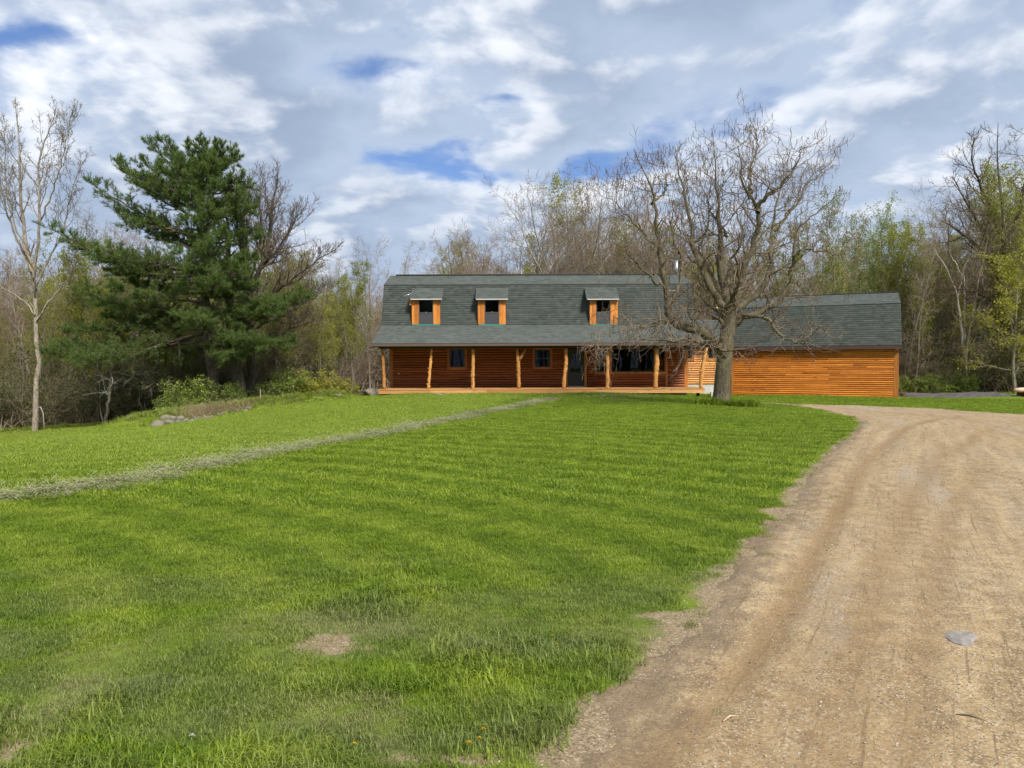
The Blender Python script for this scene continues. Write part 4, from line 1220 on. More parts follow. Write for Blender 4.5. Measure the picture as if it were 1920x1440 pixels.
# ================================================================== GARAGE
gp0 = at(1371.8, 742, 42.9); gp1 = at(1683.5, 748.5, 39.2)
ga = math.atan2(gp1[1] - gp0[1], gp1[0] - gp0[0])
GL = math.hypot(gp1[0] - gp0[0], gp1[1] - gp0[1])
gz = min(gp0[2], gp1[2]) - .03
gar = empty('log_garage', (gp0[0], gp0[1], gz), ga)
tag(gar, 'bright orange log garage with green gambrel roof beside the gravel drive', 'garage')
MG = Matrix.Translation((gp0[0], gp0[1], gz)) @ Matrix.Rotation(ga, 4, 'Z')
def gz_at(px, py, u, v):
    w = MG @ Vector((u, v, 0))
    return at(px, py, w.y)[2] - gz
hw = gz_at(1683, 655, GL, 0)             # wall height
hb = gz_at(1684.8, 568, GL, 1.0); hr = gz_at(1677.8, 548, GL, 3.1)
he = gz_at(1688, 647.5, GL, -.3)
gw = link('front_wall', MB().box(0.002, GL - .002, 0, .12, -.3, hw).mesh('front_wall', M_BACK), gar)
hg = hw / 24
g_ = random.Random(9)
for r in range(24):
    cuts = [.12]
    while GL - .22 - cuts[-1] > 3.6: cuts.append(cuts[-1] + g_.uniform(1.6, 3.4))
    cuts.append(GL - .22)
    for a, c in zip(cuts[:-1], cuts[1:]):
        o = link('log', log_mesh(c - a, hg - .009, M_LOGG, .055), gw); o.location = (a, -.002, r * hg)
link('corner_board', MB().box(GL - .22, GL + .02, -.06, -.001, -.03, hw).mesh('corner_board', M_TRIM), gar)
link('corner_board', MB().box(-.02, .12, -.06, -.001, -.03, hw).mesh('corner_board', M_TRIM), gar)
DG = 6.2
for xa, xb in ((.004, .12), (GL - .12, GL - .004)):
    pr = [(.125, -.3), (.125, hw), (1.05, hb - .1), (DG / 2, hr - .12), (DG - 1.05, hb - .1), (DG - .125, hw), (DG - .125, -.3)]
    n = len(pr); b = MB()
    b.add([(x, y, z) for x in (xa, xb) for y, z in pr], [tuple(range(n)), tuple(range(2 * n - 1, n - 1, -1))] + [(i, n + i, n + (i + 1) % n, (i + 1) % n) for i in range(n)])
    link('gable_wall', b.mesh('gable_wall', M_LOGG), gar)
link('rear_wall', MB().box(.13, GL - .13, DG - .12, DG, -.3, hw).mesh('rear_wall', M_LOGG), gar)
b = MB(); x0, x1 = -.1, GL + .14
slab(b, x0, x1, (-.32, he), (1.0, hb), .09); slab(b, x0, x1, (.95, hb - .01), (DG / 2, hr), .09)
slab(b, x0, x1, (DG + .32, he), (DG - 1.0, hb), .09); slab(b, x0, x1, (DG - .95, hb - .01), (DG / 2, hr), .09)
gr_ = link('roof', b.mesh('roof', M_SHEATH), gar)
acc = Acc()
for (p, q, sd_) in (((-.33, he + .003), (1.0, hb), 41), ((.95, hb - .007), (DG / 2, hr), 42), ((DG + .33, he + .003), (DG - 1.0, hb), 43), ((DG - .95, hb - .007), (DG / 2, hr), 44)):
    v = nv((0, q[0] - p[0], q[1] - p[1])); L_ = math.hypot(q[0] - p[0], q[1] - p[1]); n = np.array([0, -v[2], v[1]]); n = n if n[2] > 0 else -n
    shingle_acc(acc, (x0, p[0], p[1]), (1, 0, 0), v, x1 - x0, L_, n, sd_)
tag(link('shingles', acc.mesh('shingles', M_SHING, False), gr_), kind='stuff')
link('fascia_board', MB().box(x0, x1, -.36, -.335, he - .2, he - .005).mesh('fascia_board', M_DKFAS), gr_)
link('soffit', MB().box(x0, x1, -.334, -.07, he - .2, he - .18).mesh('soffit', M_DKFAS), gr_)
link('ridge_cap', MB().bar((x0, DG / 2, hr + .012), (x1, DG / 2, hr + .012), .25, .03).mesh('ridge_cap', M_SHEATH), gr_)
# ================================================================== TREES
def bark_mat(name, c1, c2, moss=None, sc=(9, 9, 1.6), bump=0.8, rough=0.92):
    m, t, p = newmat(name)
    tc = t.n('ShaderNodeTexCoord').outputs['Object']
    rnd = t.n('ShaderNodeObjectInfo').outputs['Random']
    v = t.v('ADD', t.v('MULTIPLY', tc, sc), t.comb(t.m('MULTIPLY', rnd, 20.0), 0.0, 0.0))
    a = t.noise(v, 1.6, 6, 0.68, 0.8)
    b = t.noise(tc, 1.3, 4, 0.6)
    c = t.mix(t.ss(a, 0.33, 0.66), c1, c2)
    if moss: c = t.mix(t.m('MULTIPLY', t.ss(b, 0.42, 0.66), 0.7), c, moss)
    c = t.mix(1.0, c, t.mix(rnd, (0.72, 0.74, 0.74), (1.2, 1.16, 1.14)), 'MULTIPLY')
    t.set(p, 'Base Color', c); p.inputs['Roughness'].default_value = rough; p.inputs['Specular IOR Level'].default_value = 0.15
    if bump: t.set(p, 'Normal', t.bump(a, bump, 0.05))
    return m
def leaf_mat(name, c1, c2, trans=0.4, mul=(1.2, 1.3, 0.7)):
    m, t, p = newmat(name)
    tone = t.n('ShaderNodeAttribute', attribute_name='tone').outputs['Fac']
    rnd = t.n('ShaderNodeObjectInfo').outputs['Random']
    c = t.mix(tone, c1, c2)
    c = t.mix(1.0, c, t.mix(rnd, (0.78, 0.82, 0.8), (1.2, 1.15, 1.1)), 'MULTIPLY')
    t.set(p, 'Base Color', c); p.inputs['Roughness'].default_value = 0.55; p.inputs['Specular IOR Level'].default_value = 0.25
    tr = t.n('ShaderNodeBsdfTranslucent', {'Color': t.mix(1.0, c, mul, 'MULTIPLY')})
    ms = t.n('ShaderNodeMixShader', {0: trans, 1: p.outputs[0], 2: tr.outputs[0]})
    t.nt.links.new(ms.outputs[0], m.node_tree.nodes['Material Output'].inputs[0])
    return m
B_CAT = bark_mat('catalpa bark', (0.080, 0.066, 0.042), (0.245, 0.205, 0.14), (0.18, 0.16, 0.08), (10, 10, 2.2), 1.0)
B_TWIG = bark_mat('catalpa twigs', (0.12, 0.088, 0.064), (0.27, 0.21, 0.155), None, (5, 5, 2), 0)
B_GREY = bark_mat('grey forest bark', (0.125, 0.105, 0.08), (0.33, 0.295, 0.235), (0.20, 0.19, 0.11))
B_GTWIG = bark_mat('grey brown twigs', (0.20, 0.155, 0.11), (0.38, 0.305, 0.225), None, (5, 5, 2), 0)
B_DARK = bark_mat('dark furrowed bark', (0.055, 0.045, 0.033), (0.16, 0.135, 0.10), None)
B_DTWIG = bark_mat('dark twigs', (0.09, 0.065, 0.05), (0.20, 0.15, 0.115), None, (5, 5, 2), 0)
B_PALE = bark_mat('pale sycamore bark', (0.17, 0.145, 0.11), (0.36, 0.315, 0.25), None, (5, 5, 2.5))
B_PTWIG = bark_mat('pale tan twigs', (0.19, 0.15, 0.11), (0.36, 0.29, 0.22), None, (5, 5, 2), 0)
B_RED = bark_mat('reddish twigs', (0.185, 0.125, 0.092), (0.34, 0.245, 0.185), None, (5, 5, 2), 0)
B_PINE = bark_mat('pine bark', (0.07, 0.055, 0.04), (0.17, 0.135, 0.10), None, (10, 10, 2.5), 1.0)
B_WHITE = bark_mat('white birch bark', (0.34, 0.31, 0.26), (0.58, 0.55, 0.49), None, (3, 3, 8), .4)
L_OLIVE = leaf_mat('opening olive buds', (0.18, 0.19, 0.03), (0.36, 0.36, 0.06))
L_GREEN = leaf_mat('young green leaves', (0.14, 0.20, 0.045), (0.28, 0.36, 0.09))
L_YEL = leaf_mat('yellow green leaves', (0.19, 0.20, 0.025), (0.38, 0.36, 0.06))
L_BUSH = leaf_mat('bush leaves', (0.085, 0.135, 0.022), (0.215, 0.28, 0.05))
L_DUSK = leaf_mat('dull thicket leaves', (0.085, 0.105, 0.03), (0.19, 0.215, 0.065))
L_BUD = leaf_mat('reddish buds', (0.19, 0.14, 0.09), (0.34, 0.27, 0.17))
L_NEED = leaf_mat('pine needles', (0.044, 0.090, 0.024), (0.195, 0.258, 0.066), 0.33)
L_POD = leaf_mat('dry seed pods', (0.06, 0.042, 0.03), (0.13, 0.09, 0.06), 0.1)

def nrm(v): return v / (np.linalg.norm(v, axis=-1, keepdims=True) + 1e-9)
def grow(g, P, D, L, R0, seg, wob=0.15, up=0.0, tip=0.3, grav=None):
    """grow n wandering branches; returns pts (n,seg+1,3) and radii"""
    n = len(P)
    pts = np.zeros((n, seg + 1, 3)); pts[:, 0] = P
    d = nrm(D); st = (L / seg)[:, None]
    for i in range(seg):
        u = up if np.ndim(up) == 0 else np.asarray(up)[:, None]
        d = d + g.normal(0, wob, (n, 3)); d[:, 2:] += u
        d = nrm(d)
        pts[:, i + 1] = pts[:, i] + d * st
    t = np.linspace(0, 1, seg + 1)
    return pts, np.asarray(R0)[:, None] * (1 - (1 - tip) * t[None, :] ** 0.85)
def spawn(g, pts, rad, L, k, t0=0.25, t1=1.0, ang=45, sd=12, lr=0.5, rr=0.6, taper=0.45, flat=None):
    """k side shoots on each parent"""
    N, m, _ = pts.shape
    par = np.repeat(np.arange(N), k)
    t = t0 + (t1 - t0) * ((np.tile(np.arange(k), N) + g.random(N * k)) / k)
    f = t * (m - 1); i = np.minimum(f.astype(int), m - 2); w = (f - i)[:, None]
    P = pts[par, i] * (1 - w) + pts[par, i + 1] * w
    T = nrm(pts[par, i + 1] - pts[par, i])
    r = rad[par, i] * (1 - w[:, 0]) + rad[par, i + 1] * w[:, 0]
    a = np.tile(np.arange(k) * 2.4, N) + np.repeat(g.random(N) * 6.28, k) + g.normal(0, .5, N * k)
    ref = np.where(np.abs(T[:, 2:]) > .85, np.array([[1., 0, 0]]), np.array([[0, 0, 1.]]))
    A = nrm(np.cross(T, ref)); B = np.cross(T, A)
    an = np.radians(g.normal(ang, sd, N * k))[:, None]
    side = A * np.cos(a)[:, None] + B * np.sin(a)[:, None]
    if flat is not None: side[:, 2] *= flat; side = nrm(side)
    D = T * np.cos(an) + side * np.sin(an)
    Lc = L[par] * lr * (1 - taper * t) * (0.65 + 0.7 * g.random(N * k))
    return P, D, Lc, r * rr, par, t
def flecks(acc, g, P, size, n_each=1, spread=0.1):
    """small leaf-sized quads round the points P"""
    P = np.repeat(P, n_each, 0) + g.normal(0, spread, (len(P) * n_each, 3))
    n = len(P)
    a = nrm(g.normal(0, 1, (n, 3))); b = nrm(np.cross(a, g.normal(0, 1, (n, 3))))
    s_ = size * (0.55 + 0.9 * g.random(n))[:, None]
    V = np.stack([P - a * s_, P + b * s_ * .55, P + a * s_, P - b * s_ * .55], 1).reshape(-1, 3)
    i = np.arange(n) * 4
    acc.q(V, np.stack([i, i + 1, i + 2, i + 3], 1), np.repeat(g.random(n), 4))
def add(acc, pts, rad, k, rmin=0.0):
    V, Q = tubes(pts, np.maximum(rad, rmin), k); acc.q(V, Q)

def gen_tree(seed, h=14.0, r0=0.16, clear=0.35, n1=16, ang1=48, len1=0.30, up1=0.10, wob=0.10, n2=7, n3=7, n4=0, len2=.45, len3=.42, rmin=0.007, forks=0, leaf=None, lsize=.05, ln=2, lspread=.12, tiplift=.04, mats=None, lean=0.03, stub=0):
    """returns meshes: trunk, crown (fine branches), leaves"""
    g = np.random.default_rng(seed)
    tr, cr, lf = Acc(), Acc(), Acc()
    D0 = np.array([[g.normal(0, lean), g.normal(0, lean), 1.0]])
    p0, q0 = grow(g, np.array([[0, 0, -.5]]), D0, np.array([h * .97]), np.array([r0]), 14, .05, .05, .14)
    q0[:, 0] *= 1.35; q0[:, 1] *= 1.05
    add(tr, p0, q0, 9)
    base_p, base_q, base_L = p0, q0, np.array([h])
    if forks:
        P, D, L, r, _, t = spawn(g, p0, q0, np.array([h]), forks, clear * .9, clear * 1.5, 24, 7, .62, .8, .1)
        pf, qf = grow(g, P, D, L, r, 12, wob * .8, .10, .15)
        add(tr, pf, qf, 7)
        P, D, L, r, _, t = spawn(g, pf, qf, L, max(4, n1 // 2), .15, 1, ang1, 12, len1 * 1.1, .55, .5)
    else:
        P = np.zeros((0, 3)); D = P; L = np.zeros(0); r = L
    P1, D1, L1, r1, _, t1 = spawn(g, p0, q0, np.array([h]), n1, clear, 1.0, ang1, 12, len1, .5, .35)
    P, D, L, r = np.concatenate([P, P1]), np.concatenate([D, D1]), np.concatenate([L, L1]), np.concatenate([r, r1])
    p1, q1 = grow(g, P, D, L, np.maximum(r, rmin * 1.6), 8, wob, up1, .2)
    add(tr, p1, q1, 6, rmin)
    if stub:
        P, D, Ls, r, _, _ = spawn(g, p0, q0, np.array([h]), stub, .08, clear, 70, 15, .12, .25, .2)
        ps, qs = grow(g, P, D, Ls, np.maximum(r, rmin), 5, .2, -.02, .3); add(cr, ps, qs, 3, rmin)
        P, D, Ls, r, _, _ = spawn(g, ps, qs, Ls, 4, .3, 1, 45, 15, .5, .6)
        ps, qs = grow(g, P, D, Ls, np.maximum(r, rmin), 3, .2, 0, .4); add(cr, ps, qs, 3, rmin)
    P, D, L2, r, _, _ = spawn(g, p1, q1, L, n2, .2, 1, 42, 12, len2, .6, .4)
    p2, q2 = grow(g, P, D, L2, np.maximum(r, rmin * 1.2), 5, wob * 1.2, tiplift, .3)
    add(cr, p2, q2, 4, rmin)
    P, D, L3, r, _, _ = spawn(g, p2, q2, L2, n3, .15, 1, 42, 14, len3, .65, .3)
    p3, q3 = grow(g, P, D, L3, np.maximum(r, rmin), 3, wob * 1.3, tiplift, .5)
    add(cr, p3, q3, 3, rmin * .9)
    tips = p3[:, 1:].reshape(-1, 3)
    if n4:
        P, D, L4, r, _, _ = spawn(g, p3, q3, L3, n4, .2, 1, 40, 14, .55, .8, .2)
        p4, q4 = grow(g, P, D, L4, np.maximum(r, rmin * .85), 2, wob * 1.3, tiplift, .6)
        add(cr, p4, q4, 3, rmin * .8)
        tips = p4[:, 1:].reshape(-1, 3)
    out = [tr.mesh('trunk', mats[0]), cr.mesh('crown', mats[1]), None]
    if leaf is not None:
        flecks(lf, g, tips, lsize, ln, lspread)
        out[2] = lf.mesh('leaves', leaf)
    return out

def gen_thicket(seed, h=2.6, n=16, leaf=None, lsize=.05, ln=1, mats=None, spread=.9, n2=8, lspread=.1, arch=-.03):
    g = np.random.default_rng(seed)
    st, lf = Acc(), Acc()
    P = np.column_stack([g.normal(0, spread * .35, (n, 2)), np.full(n, -.1)])
    D = np.column_stack([g.normal(0, .38, (n, 2)), np.ones(n)])
    L = h * (.6 + .6 * g.random(n))
    p1, q1 = grow(g, P, D, L, np.full(n, .022), 7, .14, arch, .25); add(st, p1, q1, 4)
    P, D, L2, r, _, _ = spawn(g, p1, q1, L, n2, .2, 1, 45, 14, .42, .6)
    p2, q2 = grow(g, P, D, L2, np.maximum(r, .007), 4, .2, .0, .4); add(st, p2, q2, 3)
    P, D, L3, r, _, _ = spawn(g, p2, q2, L2, 5, .2, 1, 45, 14, .5, .7)
    p3, q3 = grow(g, P, D, L3, np.maximum(r, .006), 2, .2, .0, .5); add(st, p3, q3, 3)
    out = [st.mesh('stems', mats), None]
    if leaf is not None:
        flecks(lf, g, p3[:, 1:].reshape(-1, 3), lsize, ln, lspread); out[1] = lf.mesh('leaves', leaf)
    return out

KIND = {}
def kind(name, label_bits, fn):
    KIND[name] = (label_bits, fn)
GREYS = (B_GREY, B_GTWIG)
HT = {}
V_SLIM = [gen_tree(100 + i, 15, .15, .38, 18, 42, .24, .12, .10, 6, 6, 0, mats=GREYS, leaf=L_BUD if i else None, lsize=.035, ln=1, stub=6) for i in range(3)]
V_BROAD = [gen_tree(120 + i, 14, .24, .28, 14, 50, .36, .09, .13, 7, 7, 3, mats=(B_GREY, B_GTWIG), forks=3, rmin=.0065, stub=4) for i in range(2)]
V_RED = [gen_tree(130 + i, 12, .17, .25, 16, 48, .34, .10, .13, 7, 7, 2, mats=(B_GREY, B_RED), forks=2, rmin=.0065, leaf=L_BUD, lsize=.03, ln=1, stub=4) for i in range(2)]
V_SYC = [gen_tree(140 + i, 17, .26, .30, 14, 46, .34, .10, .16, 7, 6, 3, mats=(B_PALE, B_PTWIG), forks=3, rmin=.008) for i in range(2)]
V_OLIVE = [gen_tree(150 + i, 13, .14, .28, 18, 42, .26, .12, .10, 6, 6, 0, mats=GREYS, leaf=L_OLIVE, lsize=.06, ln=3, lspread=.15, stub=6) for i in range(2)]
V_ASPEN = [gen_tree(160 + i, 15, .14, .30, 24, 28, .24, .14, .08, 6, 5, 0, mats=(B_GREY, B_GTWIG), leaf=L_GREEN if i else L_YEL, lsize=.062, ln=2, lspread=.12) for i in range(2)]
V_POLE = [gen_tree(170 + i, 9, .055, .35, 14, 40, .18, .12, .10, 5, 4, 0, mats=(B_PALE if i == 0 else B_GREY, B_PTWIG), leaf=L_OLIVE, lsize=.05, ln=2, rmin=.006) for i in range(3)]
V_THICK = [gen_thicket(180 + i, 3.4, 18, L_DUSK, .05, 2, B_GTWIG, 1.4) for i in range(3)]
V_BRUSH = [gen_thicket(190 + i, 3.0, 20, None, 0, 0, B_RED if i else B_GTWIG, 1.3, 9) for i in range(2)]
V_BUSH = [gen_thicket(200 + i, 1.5, 22, [L_BUSH, L_YEL][i], .05, 3, B_GTWIG, 1.1, 9, .07) for i in range(2)]

def plant(name, meshes, pos, s, rz, label, cat, group=None, parts=('trunk', 'crown', 'leaves'), tilt=0.0, sxy=None):
    o = empty(name, (pos[0], pos[1], float(H(pos[0], pos[1])) if len(pos) < 3 else pos[2]), rz)
    o.rotation_euler[0] = tilt
    o.scale = (sxy or s, sxy or s, s)
    tag(o, label, cat, group)
    for pn, me in zip(parts, meshes):
        if me is not None: link(pn, me, o)
    return o

# ------------------------------------------------------------------ the catalpa in front of the house
TB = hit(1352, 762); TY = TB[1]
g = np.random.default_rng(5)
tree = empty('catalpa_tree', TB)
tag(tree, 'large bare spreading catalpa with thick crooked trunk on the lawn before the house', 'tree')
def limb(pxs, r, dz, n=26, seed=0, y0=0.0):
    """limb traced in the plane of the tree, bending dz metres in depth"""
    gg = np.random.default_rng(seed + 50)
    q = np.array(pxs, float)
    q[:, 1] = np.where(q[:, 1] < 470, 470 - (470 - q[:, 1]) * .87, q[:, 1])
    d = np.concatenate([[0], np.cumsum(np.hypot(*np.diff(q, axis=0).T))]); d /= d[-1]
    t = np.linspace(0, 1, n)
    # smooth interpolation
    X = np.stack([np.interp(t, d, q[:, 0]), np.interp(t, d, q[:, 1])], 1)
    for _ in range(2): X[1:-1] = .25 * X[:-2] + .5 * X[1:-1] + .25 * X[2:]
    rr = np.interp(t, np.linspace(0, 1, len(r)), r)
    Y = TY + y0 + (dz - y0) * t ** 1.2
    return np.array([at(x, y, yy) for (x, y), yy in zip(X, Y)]) - TB, rr
LIMBS = [
    ([(1371, 590), (1368, 560), (1365, 520), (1363, 480), (1362, 440), (1357, 400), (1353, 345), (1346, 290), (1341, 240), (1334, 207)], [.25, .21, .17, .13, .08, .045, .02], .3),
    ([(1352, 660), (1338, 640), (1318, 620), (1296, 608), (1272, 611), (1256, 607), (1249, 585), (1248, 560), (1242, 530), (1236, 500), (1229, 455), (1224, 410), (1222, 370), (1224, 345), (1213, 318), (1200, 285), (1186, 252)], [.25, .22, .20, .17, .13, .10, .06, .02], -1.2),
    ([(1249, 575), (1263, 558), (1276, 535), (1284, 505), (1278, 470), (1266, 440), (1258, 400), (1262, 360)], [.10, .09, .07, .05, .02], -1.0, -.5),
    ([(1364, 590), (1345, 565), (1328, 540), (1316, 515), (1303, 488), (1300, 455), (1298, 414), (1292, 370), (1286, 335), (1279, 318), (1268, 284), (1266, 250)], [.19, .17, .15, .11, .07, .02], 1.4),
    ([(1369, 585), (1382, 545), (1392, 505), (1402, 478), (1414, 450), (1422, 425), (1419, 390), (1408, 362), (1392, 340), (1386, 310), (1390, 280), (1384, 245)], [.20, .18, .16, .14, .10, .06, .02], -1.4),
    ([(1419, 388), (1432, 362), (1450, 342), (1470, 330), (1483, 312), (1494, 298), (1503, 275), (1502, 245)], [.10, .09, .07, .05, .02], -1.9, -1.2),
    ([(1405, 360), (1412, 336), (1407, 312), (1411, 284), (1418, 262), (1424, 235), (1418, 205)], [.075, .06, .045, .02], -.4, -1.1),
    ([(1370, 588), (1390, 568), (1415, 558), (1435, 538), (1446, 510), (1452, 475), (1454, 430), (1459, 378), (1466, 340), (1474, 305), (1468, 265)], [.18, .16, .13, .10, .07, .04, .02], 1.6),
    ([(1454, 430), (1470, 400), (1488, 375), (1505, 345), (1520, 322), (1545, 300), (1560, 272)], [.075, .065, .045, .02], 2.2, 1.2),
    ([(1366, 612), (1390, 592), (1415, 585), (1440, 573), (1462, 556), (1474, 535), (1478, 505), (1486, 480), (1484, 455), (1492, 425), (1512, 395), (1540, 372), (1569, 345)], [.15, .14, .12, .10, .07, .04, .02], -.8),
    ([(1486, 480), (1505, 478), (1530, 470), (1560, 478), (1590, 470)], [.06, .05, .03, .015], -1.6, -.6),
    ([(1365, 625), (1385, 600), (1410, 592), (1432, 598), (1446, 612), (1454, 632), (1470, 641), (1492, 641), (1503, 646), (1520, 632), (1536, 615), (1560, 612)], [.12, .105, .09, .08, .06, .03, .015], -2.6),
    ([(1350, 650), (1330, 634), (1308, 634), (1284, 630), (1262, 632), (1240, 628), (1215, 632), (1180, 636), (1150, 645), (1128, 644), (1110, 655)], [.11, .10, .085, .07, .05, .03, .012], -3.2),
    ([(1360, 610), (1340, 597), (1318, 588), (1298, 580), (1280, 585), (1262, 597), (1245, 612)], [.10, .085, .06, .03, .015], -2.0),
    ([(1262, 596), (1230, 600), (1205, 610), (1170, 615), (1140, 628), (1105, 630)], [.06, .05, .04, .025, .01], -2.8, -.6),
    ([(1362, 600), (1340, 575), (1315, 565), (1300, 566), (1285, 575)], [.08, .07, .05, .02], 2.4),
    ([(1242, 532), (1230, 540), (1218, 520), (1206, 500), (1185, 478), (1165, 462), (1140, 450)], [.06, .055, .045, .03, .012], -2.4, -.6),
    ([(1229, 455), (1212, 440), (1200, 420), (1185, 395), (1165, 370), (1150, 352), (1132, 340)], [.06, .055, .04, .025, .012], .8, -.7),
    ([(1222, 372), (1240, 352), (1252, 330), (1250, 300), (1240, 270)], [.05, .045, .03, .012], -.4, -.8),
    ([(1300, 455), (1318, 430), (1330, 400), (1326, 360), (1330, 320), (1318, 280)], [.06, .05, .035, .015], 2.2, .7),
    ([(1362, 440), (1340, 400), (1325, 375), (1312, 340), (1300, 300)], [.06, .05, .03, .012], .9, .1),
    ([(1364, 500), (1385, 470), (1392, 430), (1380, 390), (1372, 340), (1380, 300)], [.07, .055, .035, .015], 2.6, .2),
    ([(1372, 600), (1380, 560), (1400, 520), (1440, 470), (1480, 440), (1520, 420)], [.13, .11, .08, .05, .02], 3.6),
    ([(1362, 600), (1345, 550), (1330, 500), (1310, 470), (1270, 430), (1240, 400)], [.12, .10, .07, .05, .02], 3.6),
    ([(1366, 600), (1375, 565), (1385, 530), (1378, 480), (1390, 430)], [.12, .10, .08, .05, .02], -3.4),
    ([(1352, 655), (1338, 650), (1325, 647)], [.13, .12, .11], -.5),
]
ta = Acc()
q = np.array([(1352, 772, .56), (1352, 762, .48), (1353, 750, .40), (1354, 735, .365), (1355, 715, .35), (1357, 690, .34), (1359, 665, .345), (1362, 640, .33), (1366, 615, .30), (1369, 592, .275), (1370, 575, .21)])
tp = np.array([at(a, b, TY) for a, b, _ in q]) - TB
V, Q = tubes(tp[None], (q[:, 2] * 27.9 / 31)[None], 20)
# buttressed, fluted base
an = np.arctan2(V[:, 1] - np.repeat(tp[:, 1], 20), V[:, 0] - np.repeat(tp[:, 0], 20))
fl = 1 + (0.10 * np.sin(an * 5 + .7) + .05 * np.sin(an * 9)) * np.exp(-np.maximum(V[:, 2], 0) / .5)
ctr = np.repeat(tp, 20, 0)
V[:, :2] = ctr[:, :2] + (V[:, :2] - ctr[:, :2]) * fl[:, None]
ta.q(V, Q)
kn = MB().sphere(at(1361, 667, TY - .33) - TB, .085, 10, 6, (1, .5, 1))
ta.q(np.array(kn.V), np.array(kn.F))
LP, LR_ = [], []
for i, lb in enumerate(LIMBS):
    p_, r_ = limb(lb[0], lb[1], lb[2], 26, i, lb[3] if len(lb) > 3 else 0.0)
    p_[1:] += g.normal(0, .025, (25, 3))
    zig = np.cumsum(g.normal(0, 1, (26, 3)), 0); zig = zig - np.linspace(0, 1, 26)[:, None] * zig[-1:]
    p_ = p_ + zig * .035
    r_ = r_ * np.interp(np.linspace(0, 1, 26), [0, .2, .6, 1], [.93, .80, .58, .52])
    LP.append(p_); LR_.append(r_)
LP, LR_ = np.array(LP), np.array(LR_)
V, Q = tubes(LP, LR_, 9); ta.q(V, Q)
link('trunk', ta.mesh('trunk', B_CAT), tree)
ca = Acc()
LL = np.linalg.norm(np.diff(LP, axis=1), axis=2).sum(1)
main = LL > 1.0
g = np.random.default_rng(8)
P, D, L, r, par, t = spawn(g, LP[main], LR_[main], np.full(main.sum(), 2.6), 13, .14, .97, 64, 14, .80, .42, .5)
droop = (P[:, 2] < 4.4) & (P[:, 0] < -.4)
upv = np.where(droop, np.where(g.random(len(P)) < .6, -.05, .05), .075)
p1, q1 = grow(g, P, D, L, np.clip(r, .013, .042), 9, .27, upv, .35); add(ca, p1, q1, 5)
P, D, L2, r, par, t = spawn(g, p1, q1, L, 4, .2, 1, 52, 14, .52, .7, .3)
low = (P[:, 2] < 4.0) & (P[:, 0] < -.4)
p2, q2 = grow(g, P, D, L2, np.maximum(r, .0085), 6, .22, np.where(low, -.035, .07), .5); add(ca, p2, q2, 4)
P, D, L3, r, par, t = spawn(g, p2, q2, L2, 3, .3, 1, 48, 14, .6, .75, .2)
low = (P[:, 2] < 4.0) & (P[:, 0] < -.4)
p3, q3 = grow(g, P, D, L3, np.maximum(r, .0068), 4, .2, np.where(low, -.03, .08), .7); add(ca, p3, q3, 3)
# shoots straight off the limbs' ends
P, D, L4, r, par, t = spawn(g, LP[main], LR_[main], np.full(main.sum(), 1.6), 18, .35, .98, 42, 12, .75, .5, .45)
p4, q4 = grow(g, P, D, L4, np.clip(r, .0075, .016), 6, .2, np.where((P[:, 2] < 4) & (P[:, 0] < 0), -.02, .10), .5); add(ca, p4, q4, 3)
link('crown', ca.mesh('crown', B_TWIG), tree)
pa = Acc()
tips = np.concatenate([p3[:, -1], p4[:, -1], p2[:, -1]])
pk = tips[g.random(len(tips)) < .22 + .12 * (tips[:, 2] > 8)]
n = len(pk); Lp = .22 + .16 * g.random(n)
pts = np.stack([pk, pk + np.column_stack([g.normal(0, .03, (n, 2)), -Lp * .5]), pk + np.column_stack([g.normal(0, .05, (n, 2)), -Lp])], 1)
V, Q = tubes(pts, np.tile([.006, .011, .004], (n, 1)), 3); pa.q(V, Q, np.repeat(g.random(n), 9))
tag(link('seed_pods', pa.mesh('seed_pods', L_POD), tree), kind='stuff')

# ------------------------------------------------------------------ the white pine
PY = 36.0
PB = at(402, 742, PY); PB[2] = float(H(PB[0], PB[1])) - .05
pine = empty('pine_tree', PB)
tag(pine, 'tall dark green pine with long sweeping lower boughs on the stony bank', 'tree')
pt, pn_, pb = Acc(), Acc(), Acc()
g = np.random.default_rng(21)
tq = [(402, 745, .34), (399, 700, .27), (393, 660, .25), (388, 600, .22), (383, 540, .19), (380, 470, .15), (379, 400, .10), (378, 330, .05), (378, 285, .02)]
tpts = np.array([at(a, b, PY) for a, b, _ in tq]) - PB; tpts[0, 2] = -.3
V, Q = tubes(tpts[None], np.array([[r for *_, r in tq]]), 12); pt.q(V, Q)
def trunk_at(py):
    ys = np.array([b for _, b, _ in tq], float)
    return np.array([np.interp(-py, -ys, tpts[:, k]) for k in range(3)])
